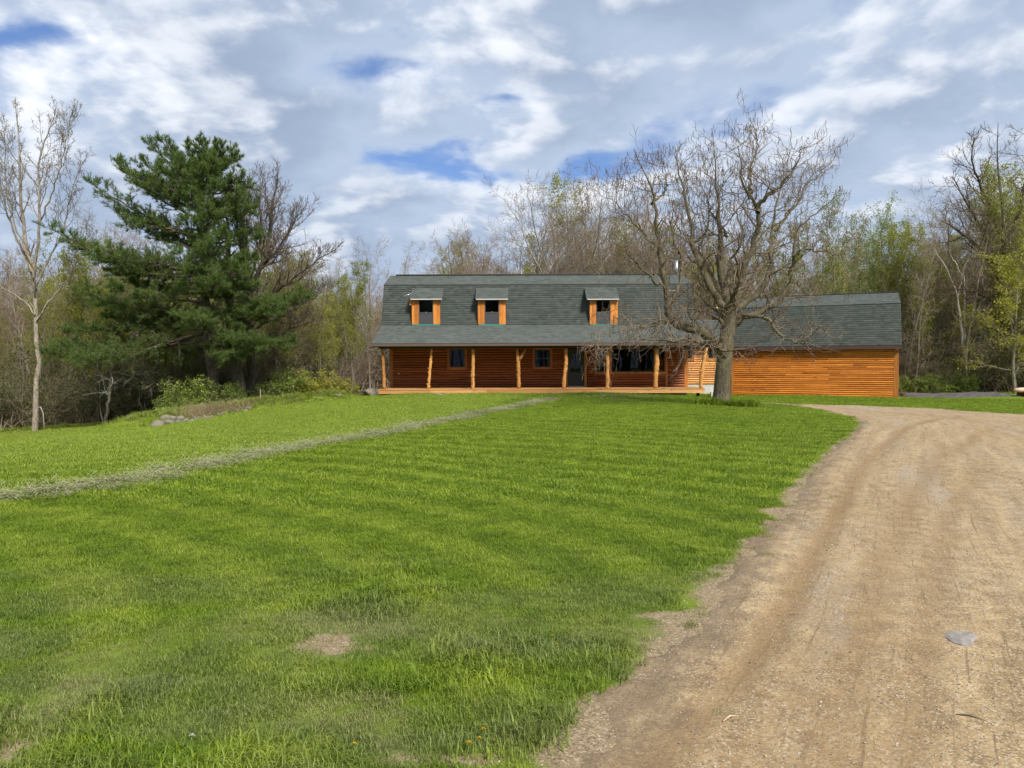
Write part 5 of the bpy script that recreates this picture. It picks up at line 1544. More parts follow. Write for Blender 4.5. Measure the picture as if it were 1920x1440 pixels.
# boughs: attach height (px y), tip (px x, y), depth of tip, mid sag, density, size
BOUGH = [(632, 92, 655, -1.8, .25, 1.0), (622, 105, 640, .5, .3, 1.0), (618, 150, 668, -2.6, .3, 1.), (600, 130, 612, -.6, .2, .8), (610, 205, 590, 1.2, .2, .8),
         (585, 158, 536, -1.2, .45, 1.0), (575, 175, 555, .8, .4, 1.0), (565, 210, 530, -2.0, .35, .9), (548, 245, 520, 1.8, .3, .8),
         (520, 186, 478, -.8, .35, 1.0), (505, 210, 500, 1.2, .3, .9), (505, 92, 412, -.2, .5, .9), (500, 140, 445, .9, .4, .9), (495, 190, 470, -1.6, .3, .9),
         (470, 252, 420, 1.2, .2, .8), (450, 168, 333, .3, .3, .85), (440, 215, 390, 1.2, .2, .8), (430, 235, 415, -1.2, .2, .8),
         (400, 222, 302, .4, .15, .75), (395, 250, 340, -.9, .15, .75), (360, 282, 268, .3, .1, .7), (370, 300, 310, -1.1, .1, .7), (345, 325, 285, .9, .05, .6), (330, 352, 268, -.4, .0, .5),
         (330, 432, 282, .3, .05, .6), (340, 415, 275, -.6, .0, .55), (360, 452, 330, -.8, .1, .7), (350, 440, 300, .9, .05, .6), (390, 458, 370, .8, .1, .7),
         (410, 470, 395, -1.2, .15, .8), (450, 478, 430, 1.6, .2, .8), (455, 492, 440, -.6, .2, .8), (500, 468, 480, -1.8, .2, .8), (520, 455, 500, -2.4, .2, .9),
         (560, 470, 530, -1.8, .2, .8), (600, 572, 545, -.8, .3, 1.0), (605, 540, 560, 1.0, .3, .9), (600, 520, 575, -2.0, .25, .9), (590, 500, 560, -1.6, .2, .8),
         (625, 545, 640, -1.0, .2, .8), (630, 500, 640, -2.2, .2, .8), (635, 470, 632, -2.8, .15, .8), (640, 440, 665, -2.4, .2, .8), (655, 330, 668, .8, .1, .6),
         (345, 372, 262, -.3, .0, .5), (335, 385, 266, .3, .0, .5), (340, 300, 262, .6, .05, .6), (350, 262, 305, -.3, .05, .7), (380, 235, 320, 1.4, .1, .7), (345, 405, 268, .6, .0, .5), (365, 470, 345, -.2, .1, .7), (345, 445, 290, -.2, .05, .6), (395, 480, 385, .4, .1, .7), (360, 340, 300, -1.3, .0, .6), (365, 400, 300, -1.4, .0, .6), (400, 290, 330, -1.6, .1, .7), (415, 265, 350, .4, .15, .8), (425, 450, 365, -1.7, .1, .8),
         # towards the camera and away
         (620, 372, 590, -3.9, .2, .9), (605, 345, 585, -3.6, .2, .8), (560, 350, 510, -3.6, .2, .9), (555, 410, 520, -3.4, .2, .9),
         (530, 330, 470, -3.4, .2, .9), (520, 385, 455, -3.4, .2, .9), (490, 425, 440, -3.0, .2, .8), (480, 355, 410, -2.9, .15, .8), (460, 395, 390, -2.7, .15, .8), (430, 360, 360, -2.3, .1, .7), (420, 405, 345, -2.1, .1, .7), (380, 375, 310, -1.6, .05, .6), (385, 350, 330, -1.6, .05, .6),
         (600, 380, 570, 3.8, .2, .9), (540, 340, 520, 3.6, .2, .9), (550, 430, 510, 3.4, .2, .9), (490, 380, 450, 3.2, .2, .9), (470, 310, 430, 3.0, .2, .8), (440, 420, 390, 2.6, .15, .8), (400, 350, 340, 2.2, .1, .7)]
GRN = []
def tuft_add(P, D, size, nn=13):
    """bundles of needles radiating forward round a shoot tip"""
    n = len(P); 
    P = np.repeat(P, nn, 0); D = np.repeat(D, nn, 0); s_ = np.repeat(size, nn)
    rn = g.normal(0, 1, (n * nn, 3))
    d = nrm(D * .75 + nrm(rn) * .85)
    b0 = P - D * (g.random(n * nn) * .10)[:, None]
    L_ = (s_ * (.75 + .5 * g.random(n * nn)))[:, None]
    sd_ = nrm(np.cross(d, g.normal(0, 1, (n * nn, 3)))) * .0075
    V = np.stack([b0 - sd_, b0 + sd_, b0 + d * L_], 1).reshape(-1, 3)
    tone = np.clip(np.repeat(g.random(n), nn) * .6 + .4 * g.random(n * nn), 0, 1)
    pn_.t(V, np.arange(3 * n * nn).reshape(-1, 3), np.repeat(tone, 3))
for (ya, xt, yt, dep, sag, sz) in BOUGH:
    a = trunk_at(ya); b_ = at(xt, yt, PY + dep) - PB
    L_ = np.linalg.norm(b_ - a)
    t = np.linspace(0, 1, 12)[:, None]
    c = a * (1 - t) + b_ * t
    c[:, 2] -= (np.sin(t[:, 0] * np.pi * .85) * sag * L_ * .22)
    c[1:-1] += g.normal(0, .04, (10, 3))
    r = np.linspace(.035 + .012 * L_, .012, 12)
    pp, rr = c[None], r[None]
    V, Q = tubes(pp, rr, 6); pb.q(V, Q)
    k = int((8 + L_ * 5.3) * (1.65 if yt > 470 and dep < 2.5 and dep > -3 else 1.0))
    P, D, L2, r2, par, tt = spawn(g, pp, rr, np.array([1.2 * sz]), k, .22 if L_ > 2.5 else .15, 1.0, 50, 14, 1.0, .5, .5, flat=(.22 if yt > 470 else .5))
    p2, q2 = grow(g, P, D, L2, np.maximum(r2, .008), 5, .10, (.03 if yt > 470 else .12), .4); V, Q = tubes(p2, q2, 3); pb.q(V, Q)
    P, D, L3, r3, par, tt = spawn(g, p2, q2, L2, 6, .3, 1.0, 42, 14, .42, .7, .3, flat=(.35 if yt > 470 else .8))
    p3, q3 = grow(g, P, D, L3, np.maximum(r3, .006), 2, .1, .12, .5); V, Q = tubes(p3, q3, 3); pb.q(V, Q)
    TP = np.concatenate([p3[:, -1], p3[:, 1], p2[:, -1], p2[:, 3]]); TD = np.concatenate([p3[:, -1] - p3[:, -2], p3[:, 2] - p3[:, 1], p2[:, -1] - p2[:, -2], p2[:, 4] - p2[:, 3]])
    tuft_add(TP, nrm(TD + np.array([0, 0, .03])), np.full(len(TP), .165))
    # leader shoots at the end of the bough
    k = 4
    P = np.repeat(c[-1:], k, 0) + g.normal(0, .1, (k, 3)); D = np.column_stack([g.normal(0, .25, (k, 2)), np.ones(k)])
    p4, q4 = grow(g, P, D, np.full(k, .5 * sz), np.full(k, .01), 4, .05, .1, .5); V, Q = tubes(p4, q4, 3); pb.q(V, Q)
    TP = p4[:, 1:].reshape(-1, 3); tuft_add(TP, np.tile([0, 0, 1.0], (len(TP), 1)), np.full(len(TP), .12))
link('trunk', pt.mesh('trunk', B_PINE), pine)
link('boughs', pb.mesh('boughs', B_PINE), pine)
tag(link('needles', pn_.mesh('needles', L_NEED, False), pine), kind='stuff')

# ------------------------------------------------------------------ other traced trees
def traced(name, label, base_px, Yt, limbs, mats, k1=10, l1=2.4, ang=45, up=.1, wob=.12, n2=5, n3=4, leaf=None, lsize=.05, ln=1, seed=1, r_scale=1.0, rmin=.008, group=None, t0=.2):
    """tree whose trunk and main limbs follow photo-plane polylines [(px,py),...], [radii], depth"""
    gg = np.random.default_rng(seed)
    B_ = at(base_px[0], base_px[1], Yt); B_[2] = float(H(B_[0], B_[1]))
    o = empty(name, B_); tag(o, label, 'tree', group)
    A, C, F_ = Acc(), Acc(), Acc()
    PP, RR = [], []
    for (pxs, rad, dep) in limbs:
        q = np.array(pxs, float)
        d = np.concatenate([[0], np.cumsum(np.hypot(*np.diff(q, axis=0).T))]); d /= d[-1]
        t = np.linspace(0, 1, 20)
        X = np.stack([np.interp(t, d, q[:, 0]), np.interp(t, d, q[:, 1])], 1)
        for _ in range(2): X[1:-1] = .25 * X[:-2] + .5 * X[1:-1] + .25 * X[2:]
        pts = np.array([at(x, y, Yt + dep * tt) for (x, y), tt in zip(X, t)]) - B_
        pts[1:] += gg.normal(0, .03, (19, 3))
        PP.append(pts); RR.append(np.interp(t, np.linspace(0, 1, len(rad)), rad) * r_scale)
    PP[0][0, 2] = min(PP[0][0, 2], -.2)
    PP, RR = np.array(PP), np.array(RR)
    V, Q = tubes(PP, RR, 9); A.q(V, Q)
    P, D, L, r, _, _ = spawn(gg, PP, RR, np.full(len(PP), l1), k1, t0, .97, ang, 13, 1.0, .5, .68)
    p1, q1 = grow(gg, P, D, L, np.clip(r, rmin * 1.6, .06), 8, wob, up, .3); add(C, p1, q1, 5, rmin)
    P, D, L2, r, _, _ = spawn(gg, p1, q1, L, n2, .2, 1, 42, 13, .5, .65, .35)
    p2, q2 = grow(gg, P, D, L2, np.maximum(r, rmin), 5, wob * 1.1, up * .8, .4); add(C, p2, q2, 4, rmin)
    P, D, L3, r, _, _ = spawn(gg, p2, q2, L2, n3, .2, 1, 42, 13, .5, .7, .3)
    p3, q3 = grow(gg, P, D, L3, np.maximum(r, rmin * .8), 3, wob * 1.1, up * .8, .5); add(C, p3, q3, 3, rmin * .8)
    link('trunk', A.mesh('trunk', mats[0]), o); link('crown', C.mesh('crown', mats[1]), o)
    if leaf is not None:
        flecks(F_, gg, np.concatenate([p3[:, 1:].reshape(-1, 3), p2[:, -1]]), lsize, ln, .05)
        link('leaves', F_.mesh('leaves', leaf), o)
    return o
LTY = 36.5
traced('maple_tree', 'tall pale bare tree at the far left lawn edge with tiny buds', (65, 808), LTY, [
    ([(65, 812), (67, 770), (70, 720), (72, 680), (67, 620), (66, 560), (63, 520), (55, 480), (44, 445), (42, 400), (40, 350), (36, 280), (32, 230), (29, 183)], [.30, .22, .20, .19, .17, .15, .11, .07, .02], .5),
    ([(63, 520), (68, 490), (72, 440), (75, 390), (74, 340), (70, 310), (80, 270), (95, 240), (104, 202)], [.15, .12, .09, .06, .02], -1.0),
    ([(72, 420), (90, 380), (105, 340), (118, 290), (130, 245), (131, 208)], [.08, .06, .04, .015], -1.6),
    ([(60, 510), (40, 470), (20, 420), (5, 370), (-5, 310), (-8, 250)], [.12, .09, .06, .02], 1.0),
    ([(66, 540), (90, 490), (115, 440), (130, 380), (140, 330), (160, 300)], [.10, .08, .05, .02], 1.8),
    ([(62, 500), (30, 430), (15, 370), (8, 300), (12, 240)], [.10, .07, .05, .02], -1.5),
    ([(68, 600), (95, 560), (130, 520), (150, 470), (165, 430)], [.08, .06, .04, .015], 1.0),
    ([(66, 590), (40, 560), (5, 540), (-30, 500)], [.08, .06, .04, .015], .5)],
    (B_PALE, B_PTWIG), 17, 2.0, 36, .12, .10, 5, 4, L_BUD, .024, 1, 3, .54, .008, t0=.32)
# arching dead shoot at its foot
q = [at(x, y, LTY - .3) for x, y in ((70, 765), (76, 763), (81, 775), (83, 808))]
o = tag(link('bent_stick', MB().tube(q, [.03, .03, .025, .02], 6).mesh('bent_stick', B_WHITE)), 'pale bent stick arching beside the foot of the far left tree', 'stick')

BTY = 37.5
traced('bare_tree', 'dark bare tree with rounded fan crown just right of the pine', (474, 740), BTY, [
    ([(474, 745), (474, 700), (470, 660), (468, 620), (466, 570), (464, 520), (462, 480), (458, 440), (455, 400), (462, 360), (470, 325)], [.40, .31, .28, .26, .22, .18, .13, .08, .02], .3),
    ([(468, 560), (480, 520), (495, 490), (505, 450), (510, 400), (515, 350), (520, 330)], [.16, .14, .10, .07, .02], -1),
    ([(466, 540), (490, 500), (520, 470), (545, 430), (560, 400), (575, 385)], [.15, .12, .08, .05, .02], 1.0),
    ([(468, 600), (500, 560), (540, 530), (580, 500), (610, 475), (630, 468)], [.13, .10, .07, .04, .015], -.5),
    ([(469, 620), (505, 600), (545, 585), (585, 560), (615, 540)], [.11, .09, .06, .03, .015], 1.2),
    ([(470, 640), (510, 640), (550, 615), (590, 600)], [.09, .07, .04, .015], -1.5),
    ([(464, 500), (450, 460), (445, 420), (440, 380), (448, 340)], [.12, .09, .06, .02], 1.2),
    ([(466, 540), (485, 470), (490, 420), (485, 370), (495, 325)], [.10, .08, .05, .02], 2.0)],
    (B_DARK, B_DTWIG), 26, 2.3, 34, .11, .12, 7, 5, None, seed=5, rmin=.0075, r_scale=.8)
traced('leaning_tree', 'dark leaning trunk between the pine and the bare fan tree', (448, 745), 36.6, [
    ([(451, 748), (447, 720), (441, 690), (436, 650), (433, 600), (430, 540), (428, 470), (425, 400)], [.40, .30, .27, .24, .20, .15, .10, .03], .4),
    ([(436, 640), (455, 600), (470, 570), (490, 550)], [.10, .08, .05, .02], .8)],
    (B_DARK, B_DTWIG), 8, 1.8, 50, .05, .14, 4, 3, None, seed=6)
OY = 47.0
traced('oak_tree', 'tallest dark bare oak at the right edge behind the yellow green tree', (1885, 770), OY, [
    ([(1885, 775), (1884, 700), (1884, 620), (1884, 540), (1886, 470), (1882, 410), (1876, 350), (1870, 290), (1872, 230)], [.55, .44, .40, .33, .22, .13, .07, .04, .015], 0),
    ([(1884, 540), (1865, 500), (1840, 470), (1815, 445), (1790, 425), (1765, 415)], [.22, .18, .13, .08, .03], -1),
    ([(1885, 500), (1850, 450), (1825, 400), (1800, 360), (1785, 330)], [.2, .15, .10, .05, .02], 1.5),
    ([(1884, 460), (1860, 400), (1835, 340), (1820, 290), (1830, 255)], [.16, .12, .08, .05, .02], -1.5),
    ([(1886, 470), (1905, 420), (1920, 360), (1930, 300), (1925, 240)], [.2, .15, .10, .05, .02], 1),
    ([(1885, 520), (1915, 480), (1945, 440), (1970, 380), (1985, 330)], [.2, .15, .10, .05, .02], -1),
    ([(1884, 580), (1855, 560), (1825, 545), (1790, 540)], [.12, .10, .06, .02], -2),
    ([(1884, 560), (1920, 530), (1960, 520), (1990, 490)], [.15, .10, .06, .02], 2)],
    (B_DARK, B_DTWIG), 14, 3.2, 45, .09, .15, 6, 5, None, seed=7, rmin=.0095)
traced('birch_tree', 'white forked birch leaning left among dark woods right of garage', (1813, 745), 46.0, [
    ([(1814, 760), (1811, 700), (1806, 650), (1800, 600), (1795, 560), (1785, 520), (1768, 490), (1752, 470), (1742, 450)], [.12, .10, .085, .07, .05, .035, .012], 0),
    ([(1806, 640), (1809, 590), (1808, 540), (1806, 500), (1822, 480)], [.08, .06, .045, .03, .01], .6),
    ([(1795, 555), (1805, 520), (1790, 490), (1780, 470)], [.05, .045, .03, .015], -.6)],
    (B_WHITE, B_PTWIG), 7, 1.5, 50, .04, .16, 3, 2, None, seed=8)
traced('dead_sapling', 'leaning grey sapling with fan of pale arching twigs left of pine', (199, 778), 37.5, [
    ([(197, 790), (203, 760), (208, 720), (212, 680), (213, 640)], [.08, .075, .065, .05, .03], 0),
    ([(210, 700), (235, 690), (265, 700), (285, 725)], [.03, .025, .015, .008], -.6),
    ([(211, 690), (240, 670), (275, 680), (300, 705)], [.03, .025, .015, .008], .3),
    ([(208, 720), (235, 715), (262, 725), (280, 745)], [.03, .02, .012, .008], .6)],
    (B_PALE, B_WHITE), 12, 1.7, 60, -.05, .10, 3, 2, None, seed=9, rmin=.007)

# ------------------------------------------------------------------ the woods: separate trees, each with its own trunk and crown
g = np.random.default_rng(77)
PROF = [(-300, 430), (0, 470), (100, 430), (200, 390), (260, 440), (430, 430), (520, 420), (600, 470), (660, 490), (700, 445), (750, 475), (800, 465), (850, 415), (920, 412), (990, 410), (1050, 350), (1120, 335), (1200, 360), (1300, 385), (1400, 400), (1500, 400), (1560, 370), (1600, 400), (1700, 400), (1760, 372), (1800, 345), (1900, 300), (2200, 300)]
prx, pry = np.array(PROF).T
def px_of(x, y): return 960 + FPX * x / y
def top_h(x, y):
    """height a tree at x,y may reach above its ground to stay under the treeline"""
    py = np.interp(px_of(x, y), prx, pry)
    return at(px_of(x, y), py, y)[2] - float(H(x, y))
def inside(x, y):
    """in the woods, clear of house, garage and lawn"""
    if -10.5 < x < 12 and y < 50.5: return False
    if 9 < x < 23.5 and y < 50.0 - 0.0: return False
    if x >= 23.5 and y < 45.0: return False
    if x <= -8 and y < 38.8 + max(0, (x + 24) * 0.0): return False
    if x <= -22 and y < 38.2: return False
    return True
ZONES = [(-1e9, 300, 'left of the pine'), (300, 700, 'between the pine and the house'), (700, 1000, 'behind the left half of the roof'),
         (1000, 1330, 'behind the right half of the roof'), (1330, 1690, 'behind the garage roof'), (1690, 1e9, 'right of the garage')]
def zone(px):
    for a, b, s in ZONES:
        if a <= px < b: return s
SPEC = {
    'slim': (V_SLIM, 15.0, 'bare_tree', 'slender bare grey tree'),
    'broad': (V_BROAD, 14.5, 'bare_tree', 'broad grey-brown bare tree'),
    'red': (V_RED, 12.5, 'bare_tree', 'reddish-twigged bare tree'),
    'syc': (V_SYC, 17.5, 'sycamore_tree', 'pale crooked bare sycamore'),
    'olive': (V_OLIVE, 13.0, 'budding_tree', 'budding olive-green tree'),
    'aspen': (V_ASPEN, 15.0, 'aspen_tree', 'young aspen in fresh green leaf'),
    'pole': (V_POLE, 9.0, 'sapling', 'thin straight sapling')}
def tree_h(meshes):
    key = meshes[1].name
    if key not in HT:
        co = np.empty(len(meshes[1].vertices) * 3, np.float32); meshes[1].vertices.foreach_get('co', co)
        HT[key] = float(np.percentile(co[2::3], 99.9))
    return HT[key]
def wood_tree(k, x, y, s=None, label=None, vi=None, group=True):
    vs, h0, nm, lb = SPEC[k]
    i = int(g.integers(0, len(vs))) if vi is None else vi
    hmax = top_h(x, y)
    h0 = tree_h(vs[i])
    if s is None:
        f = g.uniform(.66, 1.0) if k != 'pole' else g.uniform(.45, .8)
        s = min(1.45, hmax * f / h0)
    z_ = zone(px_of(x, y))
    L_ = label or (lb + ' ' + z_)
    return plant(nm, vs[i], (x, y), s, g.random() * 6.28, L_, 'tree' if k != 'pole' else 'sapling', (lb.split(' with ')[0] + 's ' + z_) if not label else None, sxy=s * g.uniform(.9, 1.15))
# singled-out trees
for k, px, Yt, py, vi, lb in (('syc', 1047, 57, 318, 0, 'tallest pale sycamore rising above the middle of the house roof'), ('syc', 1135, 61, 305, 1, 'second pale sycamore, just right of the tallest above the roof'),
                              ('syc', 1000, 60, 370, 0, 'pale sycamore left of the tallest one, above the house roof'), ('broad', 1090, 58, 345, 1, 'broad bare tree between the two tallest sycamores above the roof'), ('syc', 1185, 56, 365, 0, 'pale sycamore behind the left edge of the catalpa crown'), ('broad', 860, 58, 425, 1, 'low rounded bare tree above the roof left of the middle dormer'), ('broad', 980, 62, 400, 0, 'rounded bare tree above the roof, in front of the left sycamore'),
                              ('aspen', 1615, 54, 400, 1, 'shorter green aspen between the two tall ones above garage roof'), ('aspen', 1735, 52, 470, 0, 'low yellow green aspen over the garage end'), ('broad', 915, 55, 410, 0, 'rounded bare tree above the roof between the two left dormers and sycamore'), ('syc', 700, 60, 445, 1, 'thin pale sycamore beside the left end of the house roof'),
                              ('syc', 205, 50, 385, 0, 'grey sycamore standing behind the pine, left of its crown'), ('aspen', 1578, 50, 325, 1, 'fresh green aspen, taller of two above the garage roof'),
                              ('aspen', 1646, 52, 345, 1, 'fresh green aspen, second from left above the right garage roof'), ('aspen', 1690, 50, 440, 0, 'yellow-green aspen just beyond the right end of garage roof'),
                              ('olive', 665, 44, 520, 0, 'leafy green young tree close to the left end of the porch'), ('red', 1230, 53, 360, 0, 'brown twiggy tree rising behind the stove pipe'),
                              ('broad', 1745, 49, 400, 1, 'tall forked grey tree right beside the garage end wall'), ('slim', 1715, 45.5, 500, 0, 'straight grey tree nearest the right end of the garage')):
    x = float(at(px, 680, Yt)[0])
    hh = at(px, py, Yt)[2] - float(H(x, Yt))
    wood_tree(k, x, Yt, hh / tree_h(SPEC[k][0][vi]), lb, vi)
pts_used = []
def try_put(k, y0, y1, pxr, dmin):
    for _ in range(40):
        y = y0 + (y1 - y0) * g.random(); px = pxr[0] + (pxr[1] - pxr[0]) * g.random()
        x = (px - 960) / FPX * y
        if not inside(x, y): continue
        if all((x - a) ** 2 + (y - b) ** 2 > dmin ** 2 for a, b in pts_used):
            pts_used.append((x, y)); return x, y
    return None
PLAN = [('slim', 24, 40, 62, (-120, 640), 1.6), ('olive', 24, 40, 58, (-100, 715), 1.5), ('red', 14, 39.5, 58, (-100, 660), 1.8), ('broad', 9, 42, 64, (-100, 660), 2.2), ('pole', 38, 38.4, 50, (-60, 500), .6), ('pole', 30, 38.4, 46, (500, 715), .45), ('olive', 8, 41, 50, (560, 715), 1.2),
        ('red', 9, 52, 70, (690, 1560), 2.0), ('broad', 15, 52, 74, (690, 1560), 2.2), ('slim', 12, 52, 74, (690, 1640), 1.6), ('olive', 18, 53, 74, (760, 1680), 1.8), ('syc', 5, 56, 76, (740, 1500), 3),
        ('slim', 26, 45.5, 72, (1680, 2060), 1.3), ('red', 8, 48, 70, (1690, 2060), 1.8), ('broad', 8, 50, 72, (1690, 2060), 2.2), ('olive', 20, 46, 66, (1660, 2060), 1.4), ('aspen', 7, 50, 68, (1560, 1800), 2), ('pole', 16, 45.2, 56, (1690, 2040), .8)]
for k, n, y0, y1, pxr, dm in PLAN:
    for _ in range(n):
        q = try_put(k, y0, y1, pxr, dm)
        if q: wood_tree(k, *q)
# yellow-green leafing tree at the right edge
def leafy(px, py, Yt, s, lb, vs=V_ASPEN, vi=0, nm='leafing_tree'):
    x = float(at(px, 680, Yt)[0]); plant(nm, vs[vi], (x, Yt), s, g.random() * 6, lb, 'tree', sxy=s * 1.5)
V_YEL = [gen_tree(210, 8.5, .12, .18, 18, 66, .34, .03, .12, 7, 6, 0, mats=(B_GREY, B_GTWIG), leaf=L_YEL, lsize=.06, ln=3, lspread=.13)]
x = float(at(1905, 680, 42.5)[0]); plant('leafing_tree', V_YEL[0], (x, 42.5), .95, 1.0, 'yellow green leafing tree at the right edge of the photo', 'tree', sxy=1.05)
x = float(at(1985, 680, 44.5)[0]); plant('leafing_tree', V_YEL[0], (x, 44.5), .9, 3.0, 'yellow green leafing tree beyond the right frame edge, behind another', 'tree', sxy=1.0)

# undergrowth: separate bushes along the edge of the woods
def bush(vs, nm, lb, px, Yt, s, cat='bush', vi=None, label=None, sx=None):
    x = float((px - 960) / FPX * Yt)
    i = int(g.integers(0, len(vs))) if vi is None else vi
    z_ = zone(px)
    return plant(nm, vs[i], (x, Yt), s, g.random() * 6.28, label or (lb + ' ' + z_), cat, None if label else lb.split(' under')[0] + 'es ' + z_, ('stems', 'leaves'), sxy=sx)
UG = {'p': [], 'i': [], 's': []}
for x0_, x1_, n_, ya, yb, ks, sa, sb in ((-60, 640, 32, 38.9, 43, (5, 6, 7), .7, 1.15), (-60, 690, 16, 40.5, 50, (8, 9), .8, 1.4), (1700, 2040, 22, 44.6, 49, (5, 6, 7), .7, 1.2),
                                      (1690, 2040, 18, 46, 54, (8, 9), 1., 1.7), (690, 1690, 26, 54, 60, (8, 9), 1.5, 2.4)):
    for px in np.linspace(x0_, x1_, n_):
        Yt = g.uniform(ya, yb); UG['p'].append(((px + g.normal(0, 11) - 960) / FPX * Yt, Yt)); UG['i'].append(ks[int(g.integers(0, len(ks)))] - 5); UG['s'].append(g.uniform(sa, sb))
# garden bushes on the bank
for px, Yt, s, sx, vi, lb in ((352, 33.6, 1.1, 1.1, 0, 'rounded bright green bush on the bank left of the pine trunk'), (322, 32.5, .6, .8, 0, 'low green bush at the left foot of the stony bank'),
                              (432, 34.8, .8, .75, 0, 'small green bush between the pine trunk and leaning trunk'), (548, 36.6, 1.0, 1.1, 0, 'wide light green bush at the right end of the bank'),
                              (512, 36.2, .7, .9, 0, 'low green bush right of the wooden stake'), (592, 37.2, .95, 1.0, 1, 'yellow flowering bush nearest the house'), (628, 38.0, .7, .8, 1, 'small yellow bush at the lawn edge, nearest the porch'),
                              (1745, 44.3, .7, .7, 0, 'green bush low in the woods behind the dark bank'), (1810, 45.0, .75, .8, 0, 'second green bush low in the woods, under the white birch'), (1700, 44.8, .6, .6, 0, 'small green bush by the garage corner board')):
    bush(V_BUSH, 'garden_bush', '', px, Yt, s, 'bush', vi, lb, sx)

# deeper woods beyond: reads as one mass
vs = [m_ for v in (V_SLIM[:2] + V_BROAD[:1] + V_RED[:2] + V_OLIVE[:1]) for m_ in v[:2]]
def joined(v, name):
    """trunk, crown and leaves of a tree as one mesh for the far mass"""
    Vs, Ls, St, Mt, mats, off = [], [], [], [], [], 0
    b = bmesh_join([m_ for m_ in v if m_ is not None], name)
    return b
import bmesh
def bmesh_join(mes, name):
    nm = bpy.data.meshes.new(name)
    nv_ = sum(len(m_.vertices) for m_ in mes); nl = sum(len(m_.loops) for m_ in mes); npoly = sum(len(m_.polygons) for m_ in mes)
    co = np.empty(nv_ * 3, np.float32); li = np.empty(nl, np.int32); ls = np.empty(npoly, np.int32); mi = np.empty(npoly, np.int32)
    a = b = c = 0
    for k, m_ in enumerate(mes):
        n1, n2_, n3_ = len(m_.vertices), len(m_.loops), len(m_.polygons)
        t_ = np.empty(n1 * 3, np.float32); m_.vertices.foreach_get('co', t_); co[a * 3:(a + n1) * 3] = t_
        t_ = np.empty(n2_, np.int32); m_.loops.foreach_get('vertex_index', t_); li[b:b + n2_] = t_ + a
        t_ = np.empty(n3_, np.int32); m_.polygons.foreach_get('loop_start', t_); ls[c:c + n3_] = t_ + b
        mi[c:c + n3_] = k
        a += n1; b += n2_; c += n3_
        nm.materials.append(m_.materials[0])
    nm.vertices.add(nv_); nm.vertices.foreach_set('co', co); nm.loops.add(nl); nm.loops.foreach_set('vertex_index', li)
    nm.polygons.add(npoly); nm.polygons.foreach_set('loop_start', ls); nm.polygons.foreach_set('material_index', mi)
    nm.polygons.foreach_set('use_smooth', np.ones(npoly, bool))
    nm.update(calc_edges=True)
    return nm
FV = [bmesh_join([m_ for m_ in v if m_ is not None], 'far_tree') for v in (V_SLIM[0], V_SLIM[1], V_RED[0], V_BROAD[0], V_OLIVE[0])]
FB = [bmesh_join([m_ for m_ in v if m_ is not None], 'far_brush') for v in (V_BRUSH[0], V_BRUSH[1], V_THICK[0])]
n = 430
y = 62 + 88 * g.random(n) ** 1.1; px = -250 + 2420 * g.random(n); x = (px - 960) / FPX * y
ok = np.array([inside(a, b) for a, b in zip(x, y)])
x, y = x[ok], y[ok]; n = len(x)
hh = np.array([top_h(a, b) for a, b in zip(x, y)])
sc_ = np.clip(hh * (.5 + .34 * g.random(n)) / 16.0, .3, 1.1)
n2_ = 420
y2 = 48 + 70 * g.random(n2_); px2 = -200 + 2320 * g.random(n2_); x2 = (px2 - 960) / FPX * y2
ok = np.array([inside(a, b) and b > 46 for a, b in zip(x2, y2)]); x2, y2 = x2[ok], y2[ok]; n2_ = len(x2)
X_, Y_ = np.concatenate([x, x2]), np.concatenate([y, y2])
# the woods across the road, behind the photographer
n3_ = 260
a3 = np.radians(g.uniform(20, 160, n3_)); r3 = g.uniform(48, 85, n3_)
X3, Y3 = r3 * np.cos(a3) * 1.5, -r3 * np.sin(a3)
X_, Y_ = np.concatenate([X_, X3]), np.concatenate([Y_, Y3])
sc_ = np.concatenate([sc_, .8 + 1.0 * g.random(n2_)]); 
nn_ = n + n2_ + n3_
scatter('far_woods', FV + FB, np.stack([X_, Y_, H(X_, Y_)], 1), np.concatenate([sc_, g.uniform(1.1, 1.6, n3_)]), g.random(nn_) * 6.28,
        (np.zeros(nn_), np.zeros(nn_)), np.concatenate([g.integers(0, 5, n), g.integers(5, 8, n2_), g.integers(0, 5, n3_)]), {})
ok = [k for k, q in enumerate(UG['p']) if inside(q[0] + .9, q[1]) and inside(q[0] - .9, q[1])]
for k_ in UG: UG[k_] = [UG[k_][k] for k in ok]
UP = np.array(UG['p']); nu = len(UP)
scatter('undergrowth', [bmesh_join([m_ for m_ in v if m_ is not None], 'undergrowth_bush') for v in V_THICK + V_BRUSH], np.column_stack([UP, H(UP[:, 0], UP[:, 1])]), np.array(UG['s']), g.random(nu) * 6.28,
        (np.zeros(nu), np.zeros(nu)), np.array(UG['i']), {})
# small groups of look-alikes are told apart by their place
ORD = 'leftmost second third fourth fifth sixth seventh eighth ninth'.split()
by = {}
for o in COL.objects:
    if o.parent is None and o.get('group') and o.get('label') and ('tree' in o['category'] or o['category'] == 'sapling'): by.setdefault(o['label'], []).append(o)
for lb, os_ in by.items():
    if len(os_) == 1:
        pass
    elif len(os_) <= 9:
        os_.sort(key=lambda o: o.location.x / o.location.y)
        for k, o in enumerate(os_):
            w_ = lb.split(); o['label'] = (ORD[k] + (' of the ' if k == 0 else ' from left, ') + lb)
